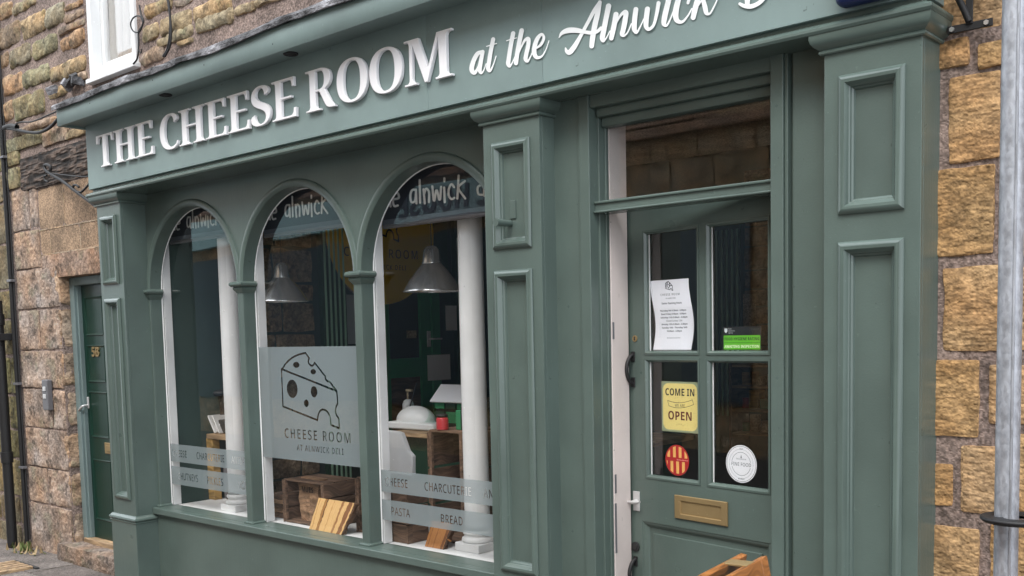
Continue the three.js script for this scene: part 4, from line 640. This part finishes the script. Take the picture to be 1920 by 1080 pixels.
{ // white scalloped panel, scale, bottle, jar, guard
  const z = -0.62, P = (u, v) => onZ(u, v, z), pts = [[712, 900], [773, 904], [773, 856], [764, 845], [757, 826], [752, 812], [744, 809], [712, 806]].map(([u, v]) => P(u, v)), s = new THREE.Shape(); pts.forEach((p, i) => (i ? s.lineTo(p.x, p.y) : s.moveTo(p.x, p.y))); s.closePath();
  single('scalloped_panel', 'white painted counter end panel with scalloped edge above low crate', 'panel', extrude(s, z - 0.03, z, 0.005), M.white);
  const cz = -1.0, c0 = onZ(726, 804, cz), c1 = onZ(812, 806, cz), cy = c0.y; CTOP = cy;
  const ctr = thing('serving_counter', 'shop counter of dark green boards behind the window goods', 'counter', [c0.x, FLOORY, cz]); part(ctr, 'counter_top', box(2.1, cy - 0.03, -1.65, 3.9, cy, -0.9, 0.006), M.plank); part(ctr, 'counter_body', box(2.15, FLOORY, -1.6, 3.85, cy - 0.03, -0.96, 0.004), M.shopDarkGreen);
  const t = thing('weighing_scale', 'white weighing scale with domed cover on the counter', 'scale', [(c0.x + c1.x) / 2, cy, cz - 0.1]), w = c1.x - c0.x, cx = (c0.x + c1.x) / 2;
  part(t, 'scale_base', box(c0.x, cy + 0.003, cz - 0.22, c1.x, cy + 0.05, cz, 0.012), M.whitePlastic);
  const dome = new THREE.SphereGeometry(0.5, 32, 12, 0, Math.PI * 2, 0, Math.PI / 2).scale(w * 0.72, 0.2, 0.2).translate(cx - w * 0.13, cy + 0.05, cz - 0.11); part(t, 'domed_cover', dome, M.whitePlastic);
  const bp = onZ(766, 782, cz - 0.35), bt = thing('pump_bottle', 'pale pump dispenser bottle standing behind the weighing scale', 'bottle', [bp.x, cy, bp.z]);
  part(bt, 'bottle_body', lathe([[0, 0], [0.036, 0], [0.04, 0.01], [0.04, 0.13], [0.03, 0.155], [0.014, 0.165], [0, 0.165]], bp.x, cy + 0.003, bp.z), M.whitePlastic); part(bt, 'pump', merge([cyl(bp.x, cy + 0.165, cy + 0.225, bp.z, 0.007), box(bp.x - 0.012, cy + 0.222, bp.z - 0.012, bp.x + 0.045, cy + 0.238, bp.z + 0.012, 0.004)]), M.cream);
  const jp = onY(821, 807, SY + 0.862), jt = thing('jam_jar', 'small red jar standing on the tall upright crate', 'jar', [2.965, 1.0605, -0.53]); void jp;
  part(jt, 'jar_glass', lathe([[0, 0], [0.03, 0], [0.034, 0.006], [0.034, 0.062], [0.028, 0.072], [0, 0.072]], 2.965, 1.0605, -0.53), M.red); part(jt, 'lid', lathe([[0, 0.0725], [0.031, 0.0725], [0.031, 0.088], [0, 0.088]], 2.965, 1.0605, -0.53), M.black);
  const g0 = onZ(781, 719, -1.25), g1 = onZ(757, 806, -1.02), gt = thing('sneeze_guard', 'tilted clear glass guard with dark edge on the counter', 'glass guard', [g1.x, cy, g1.z]);
  const gg = new THREE.BufferGeometry(), q = [[g1.x, cy + 0.003, g1.z], [g1.x + 0.75, cy + 0.003, g1.z], [g0.x + 0.75, g0.y, g0.z], [g0.x, g0.y, g0.z]]; gg.setAttribute('position', new THREE.Float32BufferAttribute([...q[0], ...q[1], ...q[2], ...q[0], ...q[2], ...q[3]], 3)); gg.computeVertexNormals(); part(gt, 'glass_sheet', gg, M.guardGlass); part(gt, 'edge_strip', tube([q[0], q[3]], 0.005, 4, 6), M.black);
  const m0 = onZ(809, 718, -1.1), mt = thing('price_board', 'cream tilted price card board on the counter', 'price board', [m0.x, cy, -1.1]);
  const mg = box(-0.16, 0, -0.005, 0.16, 0.15, 0.005, 0.002); mg.rotateX(-0.8); mg.translate(m0.x + 0.16, m0.y - 0.12, -1.08); part(mt, 'card', mg, M.paper); part(mt, 'stand', box(m0.x + 0.02, cy, -1.2, m0.x + 0.3, m0.y - 0.13, -1.12, 0.003), M.black);
  for (let i = 0; i < 6; i++) { const x = m0.x + 0.02 + (i % 3) * 0.1; part(mt, 'ticket', box(x, cy + 0.05 + Math.floor(i / 3) * 0.09, -1.11, x + 0.085, cy + 0.12 + Math.floor(i / 3) * 0.09, -1.105, 0), i % 2 ? M.shopGreen : M.shopDarkGreen); }
}
{ // papers inside on the green door
  for (const [u0, v0, u1, v1, label] of [[801, 666, 845, 711, 'white printed paper stuck low on the inner green door'], [835, 573, 857, 619, 'narrow white notice stuck high beside the inner green door'], [762, 620, 781, 634, 'small yellow notice stuck on the inner door pane']]) {
    const a = onX(u0, v0, IX + 0.065), b = onX(u1, v1, IX + 0.065), g = box(IX + 0.0635, b.y, Math.min(a.z, b.z), IX + 0.0655, a.y, Math.max(a.z, b.z), 0);
    single('notice', label, 'notice', g, u0 === 762 ? M.cream : M.paper, 'papers on the inner door');
  }
}
{ // till corner behind the first window
  const z = -0.58, P = (u, v, q = z) => onZ(u, v, q), a = P(338, 806), b = P(432, 818), y = (a.y + b.y) / 2;
  const t = thing('till_table', 'pale wooden table on a raw pine post in the window corner', 'table', [0.7, SY, z]);
  part(t, 'table_top', box(0.5, y - 0.035, -0.95, b.x + 0.2, y, z + 0.03, 0.004), M.plank); const lg = P(397, 850);
  part(t, 'leg', box(lg.x - 0.055, SY, z - 0.04, lg.x + 0.045, y - 0.035, z + 0.02, 0.003), M.pine);
  const m = thing('card_till', 'black card till with stand arm on the window corner table', 'till', [0.7, y, z - 0.1]), k0 = P(366, 800), k1 = P(432, 790);
  part(m, 'till_box', box(Math.max(0.5, k0.x), y + 0.001, z - 0.24, k1.x + 0.1, y + 0.1, z - 0.03, 0.015), M.blackMatte); const h = P(413, 742, z - 0.12), f0 = P(418, 785, z - 0.12);
  part(m, 'stand_arm', tube([[f0.x, y + 0.09, z - 0.12], [f0.x, (y + h.y) / 2, z - 0.13], [h.x + 0.02, h.y, z - 0.12]], 0.03), M.black); part(m, 'stand_head', new THREE.SphereGeometry(0.07, 20, 12).scale(1.1, 0.4, 1).translate(h.x, h.y + 0.02, z - 0.12), M.black);
  const lb = P(402, 805); part(m, 'white_label', box(lb.x - 0.03, y + 0.02, z - 0.029, lb.x + 0.03, y + 0.07, z - 0.026, 0), M.paper);
  for (const [u, v, w] of [[343, 795, 'grey card reader leaning towards the white window post'], [362, 800, 'grey card reader leaning against the black till box']]) { const p = P(u, v, z - 0.02), g = box(-0.006, 0, -0.06, 0.006, 0.15, 0.06, 0.004); g.rotateZ(0.6); g.translate(Math.max(p.x, u < 350 ? 0.56 : 0.62), y + 0.005, z - 0.06); single('card_reader', w, 'card reader', g, M.steelPaint, 'card readers by the till'); }
  single('storage_box', 'grey translucent storage box under the window corner table', 'box', box(0.56, SY, -0.8, 0.84, SY + 0.24, -0.63, 0.02), M.greyPlastic);
}
{ // more stock in the window and behind it
  const st = thing('board_stack', 'stack of dark brown cardboard trays left of the open crate', 'trays', [1.55, SY, -0.5]); const rr = rng(71);
  for (let i = 0; i < 5; i++) part(st, 'tray', box(1.44 + rr() * 0.03, SY + 0.001 + i * 0.031, -0.72, 1.66 + rr() * 0.02, SY + 0.029 + i * 0.031, -0.42 + rr() * 0.03, 0.003), i % 2 ? M.kraft : M.crate, 2, i);
  const a = onX(637, 552, IX + 0.02), b = onX(662, 645, IX + 0.02); single('poster', 'grey printed poster on inner wall beside the fluted pilaster', 'poster', box(IX + 0.003, b.y, Math.min(a.z, b.z) - 0.06, IX + 0.006, a.y, Math.max(a.z, b.z), 0), mat({ color: lin(0.35, 0.38, 0.38), roughness: 0.8 }));
  const gm = [[M.shopGreen, 'green'], [M.blackMatte, 'black'], [M.red, 'red'], [M.cream, 'cream']];
  for (let i = 0; i < 5; i++) { const x = 3.03 + (i % 3) * 0.042, z = -0.6 - Math.floor(i / 3) * 0.07, g = gm[i % 4], t = single('spice_packet', g[1] + ' packet standing on the tall upright crate' + (i > 2 ? ', rear row' : ''), 'packet', box(x, 1.0605, z, x + 0.036, 1.17 + 0.02 * (i % 2), z + 0.03, 0.003), g[0], 'packets on the tall crate'); void t; }
  for (let i = 0; i < 9; i++) { const x = 2.2 + i * 0.17, h = 0.1 + 0.05 * ((i * 7) % 3), y = CTOP + 0.001, c = gm[(i * 3) % 4], t = thing('glass_jar', ['short ', 'middling ', 'tall '][(i * 7) % 3] + c[1] + ' lidded jar in the row along the counter back', 'jar', [x, y, -1.5], 'jars along the counter back'); part(t, 'jar_body', lathe([[0, 0], [0.045, 0], [0.05, 0.01], [0.05, h], [0.04, h + 0.012], [0, h + 0.012]], x, y, -1.5, 20), M.cream); part(t, 'lid', lathe([[0, h + 0.0125], [0.044, h + 0.0125], [0.044, h + 0.035], [0, h + 0.035]], x, y, -1.5, 20), c[0]); }
}
{ // shelves of goods on the back wall
  const t = thing('goods_shelves', 'dark wooden wall shelves of goods at the back of shop', 'shelves', [2.85, 0.5, IZ + 0.1]);
  part(t, 'side_board', box(2.845, 0.4, IZ + 0.01, 2.87, 1.32, IZ + 0.3, 0.002), M.crate); part(t, 'side_board', box(3.7, 0.4, IZ + 0.01, 3.725, 1.32, IZ + 0.3, 0.002), M.crate);
  const r = rng(66), gm = [M.cream, M.kraft, M.red, M.whitePlastic, M.blackMatte, M.shopGreen, M.pine];
  for (const y of [0.74, 0.93, 1.12, 1.29]) { part(t, 'shelf_board', box(2.871, y - 0.02, IZ + 0.01, 3.699, y, IZ + 0.29, 0.002), M.plank); if (y < 1.25) for (let x = 2.9; x < 3.62;) { const w = 0.05 + r() * 0.06, h = 0.07 + r() * 0.08; { const q = r() > 0.5, mi = Math.floor(r() * 7); single(q ? 'packet' : 'tin', ['cream', 'brown', 'red', 'white', 'black', 'green', 'ochre'][mi] + (q ? ' square packet' : ' round tin') + ' on the ' + (y < 0.8 ? 'lowest' : y < 1 ? 'middle' : 'upper') + ' shelf at the back of the shop', q ? 'packet' : 'tin', q ? box(x, y + 0.001, IZ + 0.1, x + w, y + h, IZ + 0.22, 0.006) : cyl(x + w / 2, y + 0.001, y + h, IZ + 0.17, w / 2), gm[mi], 'goods on the back wall shelves'); } x += w + 0.015; } }
}

// ---------------------------------------------------------------- fixtures outside
{ // galvanised post with a clamped dish
  const a = onZ(1893, 500, 0.1), t = thing('galvanised_post', 'galvanised steel post standing on the pavement before golden stones', 'post', [a.x + 0.003, GY, 0.1]);
  const g = new THREE.CylinderGeometry(0.0345, 0.0345, 4.4, 40, 1); g.translate(a.x + 0.003, GY + 2.2, 0.1); const uv = g.attributes.uv; for (let i = 0; i < uv.count; i++) uv.setXY(i, uv.getX(i), uv.getY(i) * 16);
  part(t, 'pole', keepUV(g), M.galvanised); part(t, 'seam', box(a.x + 0.02, GY, 0.127, a.x + 0.026, GY + 4.4, 0.135, 0.001), M.galvanised);
  const x = a.x + 0.035, y = 1.0; part(t, 'clamped_dish', lathe([[0.036, -0.008], [0.09, -0.014], [0.1, -0.006], [0.1, 0.002], [0.092, 0.004], [0.075, -0.004], [0.036, 0.0]], x, y, 0.12, 40), M.black);
}
{ // blue alarm box, iron brackets, intercom
  const p0 = onZ(1560, 10, 0.1), t = thing('alarm_box', 'dark blue alarm box mounted low on the fascia end', 'alarm box', [p0.x + 0.1, 2.65, 0.06]);
  part(t, 'case', new RoundedBoxGeometry(0.2, 0.26, 0.075, 4, 0.03).translate(p0.x + 0.1, 2.648 + 0.13, 0.06), M.navy); part(t, 'base_plate', box(p0.x + 0.01, 2.66, 0.0205, p0.x + 0.19, 2.9, 0.024, 0), M.navy);
  const b = thing('sign_bracket', 'black iron hanging bracket bolted to stones by the galvanised post', 'bracket', [5.885, 2.55, WZ]), zf = WZ + 0.03;
  part(b, 'wall_plate', box(5.812, 2.541, zf, 5.953, 2.566, zf + 0.008, 0.002), M.black); for (const x of [5.828, 5.935]) part(b, 'bolt', new THREE.CylinderGeometry(0.0085, 0.0085, 0.006, 6).rotateX(Math.PI / 2).translate(x, 2.5535, zf + 0.011), M.chrome);
  part(b, 'upright', box(5.871, 2.56, zf + 0.004, 5.893, 3.6, zf + 0.012, 0.002), M.black); part(b, 'stay', tube([[5.882, 2.568, zf + 0.012], [5.86, 2.63, zf + 0.03], [5.74, 2.95, zf + 0.28], [5.65, 3.2, zf + 0.5]], 0.011, 20, 6), M.black);
  const c = thing('scroll_bracket', 'black wrought iron scroll bracket beside the timber beam', 'bracket', [0.1, 2.55, -0.1]);
  const Z = -0.08, Q = (u, v) => onZ(u, v, Z);
  part(c, 'arm', tube([Q(180, 387), Q(160, 372), Q(140, 357), Q(115, 338), Q(95, 326), Q(85, 318), Q(83, 311), Q(88, 309), Q(95, 313), Q(94, 321)], 0.012, 60), M.black);
  part(c, 'scroll', tube([Q(145, 360), Q(152, 360), Q(160, 353), Q(170, 341)], 0.008, 30), M.black); part(c, 'scroll', tube([Q(142, 358), Q(137, 353), Q(138, 348), Q(143, 347), Q(148, 351)], 0.008, 30), M.black); part(c, 'scroll', tube([Q(90, 341), Q(84, 337), Q(83, 331), Q(88, 329)], 0.007, 24), M.black); part(c, 'stay', tube([Q(97, 325), Q(120, 328), Q(150, 331), Q(169, 331)], 0.005, 24), M.black);
  const i0 = onZ(77, 712, -0.11), i1 = onZ(93, 770, -0.11), it = thing('door_intercom', 'dark grey intercom panel on pink stone beside the green door', 'intercom', [i0.x, i1.y, WZ]);
  part(it, 'case', box(i0.x, i1.y, WZ + 0.006, i0.x + 0.1, i0.y, -0.11, 0.008), M.greyPlastic); for (let k = 0; k < 2; k++) part(it, 'button', box(i0.x + 0.025, i0.y - 0.09 - k * 0.06, -0.11, i0.x + 0.075, i0.y - 0.055 - k * 0.06, -0.104, 0.003), M.steelPaint);
}
{ // pipes and cables on the left
  const px = -1.665, t = thing('black_conduit', 'thin black conduit pipe running down the pink stone wall', 'pipe', [px, GY, -0.13]);
  part(t, 'pipe', merge([cyl(px, GY, 4.5, -0.13, 0.017, 0.017, 16)]), M.black); part(t, 'cable', tube([[px + 0.035, -0.05, -0.14], [px + 0.03, 1.5, -0.14], [px + 0.038, 3, -0.14], [px + 0.03, 4.5, -0.14]], 0.007, 40), M.blackMatte); for (const y of [0.55, 1.25, 2.1, 3.1]) part(t, 'clip', box(px - 0.03, y, -0.15, px + 0.05, y + 0.02, -0.108, 0.003), M.greyPlastic);
  const dx = onZ(3, 700, -0.06).x, d = thing('black_downpipe', 'thick black downpipe on the mossy wall beyond the conduit', 'pipe', [dx, GY, -0.06]);
  part(d, 'pipe', cyl(dx, GY, 1.95, -0.06, 0.04, 0.04, 24), M.black); for (const y of [0.6, 1.75]) part(d, 'collar', cyl(dx, y, y + 0.09, -0.06, 0.049, 0.049, 24), M.black); part(d, 'wall_clip', box(dx - 0.08, 1.62, -0.15, dx + 0.08, 1.68, -0.02, 0.006), M.black);
  const Z = -0.11, Q = (u, v, z = Z) => onZ(u, v, z);
  single('slack_cable', 'slack black cable drooping from the cornice end to the conduit', 'cable', merge([tube([Q(10, 240), Q(30, 243), Q(55, 248), Q(75, 248), Q(95, 238), Q(108, 224)], 0.012, 50), tube([Q(20, 240), Q(35, 230), Q(60, 228), Q(90, 216), Q(108, 208)], 0.006, 40), tube([Q(8, 240), Q(20, 236), Q(32, 238)], 0.02, 12)]), M.black);
  single('wire_loop', 'thin black wire twisted in a loop beside the white window', 'wire', merge([tube([Q(250, 120), Q(257, 110), Q(260, 85), Q(260, 60), Q(267, 48), Q(269, 38), Q(265, 28), Q(261, 10)], 0.006, 50), tube([Q(268, 42), Q(264, 32), Q(256, 30), Q(248, 36), Q(245, 46), Q(248, 56), Q(256, 61), Q(264, 56), Q(268, 42)], 0.005, 50), tube([Q(259, 90), Q(264, 100), Q(266, 92)], 0.004, 12)]), M.black);
  single('hanging_cable', 'pair of black cables hanging from above behind the lead flashing', 'cable', merge([tube([Q(306, 106), Q(314, 92), Q(319, 60), Q(318, 20), Q(312, -20)], 0.008, 40), tube([Q(309, 106), Q(318, 88), Q(321, 60), Q(316, 10), Q(310, -20)], 0.007, 40)]), M.black);
  single('lead_edge_cable', 'long thin black cable lying along the top of lead flashing', 'cable', tube([[0.9, 3.3, -0.125], [1.6, 3.285, -0.12], [2.4, 3.3, -0.12], [3.2, 3.34, -0.12], [4.4, 3.36, -0.12]], 0.006, 80), M.black);
  // gully grate, rubble of slate on the cornice end, weeds
  const dg = onY(22, 1066, GY), g = thing('drain_grate', 'pale slatted drain grate in the pavement by the downpipe', 'drain', [dg.x, GY, dg.z]);
  for (let i = 0; i < 5; i++) part(g, 'bar', box(dg.x - 0.2 + i * 0.075, GY - 0.03, dg.z - 0.1, dg.x - 0.152 + i * 0.075, GY + 0.022, dg.z + 0.6, 0.005), M.plank, 2, i); part(g, 'frame', merge([box(dg.x - 0.24, GY - 0.03, dg.z - 0.13, dg.x + 0.19, GY + 0.012, dg.z - 0.101, 0.003), box(dg.x - 0.24, GY - 0.03, dg.z + 0.601, dg.x + 0.19, GY + 0.012, dg.z + 0.63, 0.003)]), M.blackMatte);
  const r = rng(12), w = thing('weed_clump', 'dry weeds and fallen leaves at the foot of the conduit', 'weeds', [-1.55, GY, -0.05]);
  for (let i = 0; i < 46; i++) { const x = -1.75 + r() * 0.5, z = -0.12 + r() * 0.16, s = 0.03 + r() * 0.05, gq = new THREE.PlaneGeometry(s * 0.5, s, 1, 3), p = gq.attributes.position; for (let k = 0; k < p.count; k++) { const v = p.getY(k) / s + 0.5; p.setX(k, p.getX(k) * (1 - v * 0.8)); p.setZ(k, v * v * s * 0.5); } gq.rotateX(-r() * 1.3); gq.rotateY(r() * 6.3); gq.translate(x, GY + s * 0.35, z); gq.computeVertexNormals(); part(w, 'leaf', gq, r() > 0.45 ? M.dryLeaf : M.leaf); }
  const sl = thing('slate_chips', 'broken dark slate chips wedged above the cornice end', 'slate', [-0.2, 3.25, -0.14]); for (const [u, v, k] of [[132, 155, 0], [138, 148, 1], [125, 160, 2], [146, 152, 3], [98, 168, 4]]) { const p = onZ(u, v, -0.12); const q = block(-0.045, -0.014, -0.03, 0.045, 0.014, 0.03, 0.006, 0.008, 0.015, 800 + k); q.rotateZ(0.5 + k * 0.4); q.rotateX(k * 0.5); q.translate(p.x, p.y, p.z); part(sl, 'chip', q, M.lead); }
}
{ // wooden folding pavement board whose top shows at the bottom of the picture
  const top = 0.93, near = onY(1330, 1085, top), far = onY(1414, 1040, top), dir = far.clone().sub(near).setY(0).normalize(), len = 0.56, perp = V3(-dir.z, 0, dir.x);
  if (perp.x < 0) perp.negate();
  const t = thing('folding_board', 'varnished orange wooden folding pavement board before the door', 'pavement board', [far.x, GY, far.z]);
  t.rotation.y = Math.atan2(-dir.z, dir.x); const Ht = top - GY;
  const panel = (tilt, off, name) => { // local: x along the top edge (0 = far end, negative towards the viewer)
    const b = (x0, y0, x1, y1, d = 0.02) => box(x0, y0, -d / 2, x1, y1, d / 2, 0.003), fr = merge([b(-len, -Ht / Math.cos(tilt), -len + 0.05, 0), b(-0.05, -Ht / Math.cos(tilt), 0, 0), b(-len + 0.05, -0.05, -0.05, 0), b(-len + 0.05, -Ht + 0.2, -0.05, -Ht + 0.25)]);
    const g = boxUV(fr, 1.5), m = shade(new THREE.Mesh(g, M.varnished)); m.name = name; m.position.set(0, Ht, off); m.rotation.x = tilt; t.add(m);
    const p = shade(new THREE.Mesh(boxUV(b(-len + 0.051, -Ht + 0.25, -0.051, -0.051, 0.008), 1.5, 2), M.varnished)); p.name = 'panel'; m.add(p); return m;
  };
  const s = V3(0, 0, 1).applyAxisAngle(V3(0, 1, 0), t.rotation.y).x > 0 ? 1 : -1;
  panel(-0.2 * s, 0.03 * s, 'front_frame'); panel(0.2 * s, -0.03 * s, 'rear_frame');
  for (const x of [-0.12, -len + 0.12]) { const h = shade(new THREE.Mesh(boxUV(box(x - 0.03, Ht - 0.004, -0.035, x + 0.03, Ht + 0.002, 0.035, 0.001)), M.brass)); h.name = 'hinge'; t.add(h); }
}

// ---------------------------------------------------------------- the building across the street, mirrored in the glass
{
  const Z = 6.8, t = thing('opposite_building', 'sandstone building across the street seen only in reflections', 'building', [0, GY, Z]);
  const s = rectShape(-16, -0.3, 9, 7.2), wins = [[-11.3, 4.2, -10.1, 6], [-7.7, 4.2, -6.5, 6], [-4.1, 4.2, -2.9, 6], [-0.5, 4.2, 0.7, 6], [3.1, 4.2, 4.3, 6], [6.7, 4.2, 7.9, 6], [-0.4, 0.6, 1.2, 2.7], [3, 0.6, 4.6, 2.7]];
  for (const w of wins) s.holes.push(rectHole(...w));
  part(t, 'wall', extrude(s, Z, Z + 0.4), M.farStone[1]);
  const r = rng(90); for (let y = 3.9; y > 0;) { const h = 0.3 + r() * 0.12; let x = -9 + r() * 0.4; while (x < 7) { const w = 0.4 + r() * 0.5; const bad = wins.some(([a, b, c, d]) => x < c && x + w > a && y - h < d && y > b) || (y > 0.3 && x < -2 && x + w > -9.2); if (!bad) part(t, 'stone', box(x, y - h + 0.01, Z - 0.03, x + w - 0.02, y, Z - 0.001, 0.01), M.farStone[Math.floor(r() * 3)], 1, r() * 9); x += w; } y -= h; }
  for (const [a, b, c, d] of wins) { const w = part(t, 'window', extrude((() => { const q = rectShape(a - 0.06, b - 0.06, c + 0.06, d + 0.06); q.holes.push(rectHole(a + 0.08, b + 0.08, (a + c) / 2 - 0.03, d - 0.08), rectHole((a + c) / 2 + 0.03, b + 0.08, c - 0.08, d - 0.08)); return q; })(), Z - 0.05, Z + 0.05), M.white); part(w, 'pane', box(a, b, Z + 0.08, c, d, Z + 0.1, 0), M.black); part(w, 'sill', box(a - 0.12, b - 0.16, Z - 0.12, c + 0.12, b - 0.062, Z + 0.02, 0.01), M.lintel); }
  part(t, 'string_course', box(-16, 3.9, Z - 0.12, 9, 4.02, Z - 0.031, 0.02), M.lintel); part(t, 'eaves', box(-16, 7.15, Z - 0.4, 9, 7.3, Z + 0.4, 0.02), M.lintel);
  part(t, 'shop_fascia', box(-15.9, 3.3, Z - 0.16, -2.0, 3.8, Z - 0.002, 0.01), M.tealSign); part(t, 'shop_glazing', box(-15.8, 0.5, Z - 0.05, -2.4, 3.1, Z - 0.035, 0), M.tealDark);
  const g = new TextGeometry('EL HOUSE', { font: sansBold, size: 0.34, depth: 0.02, curveSegments: 4 }); g.rotateY(Math.PI); g.translate(-2.5, 3.39, Z - 0.162); part(t, 'fascia_lettering', g, M.tealDark);
}

scene.traverse((o) => { if (o.userData && 'local' in o.userData) delete o.userData.local; });
renderer.render(scene, camera);
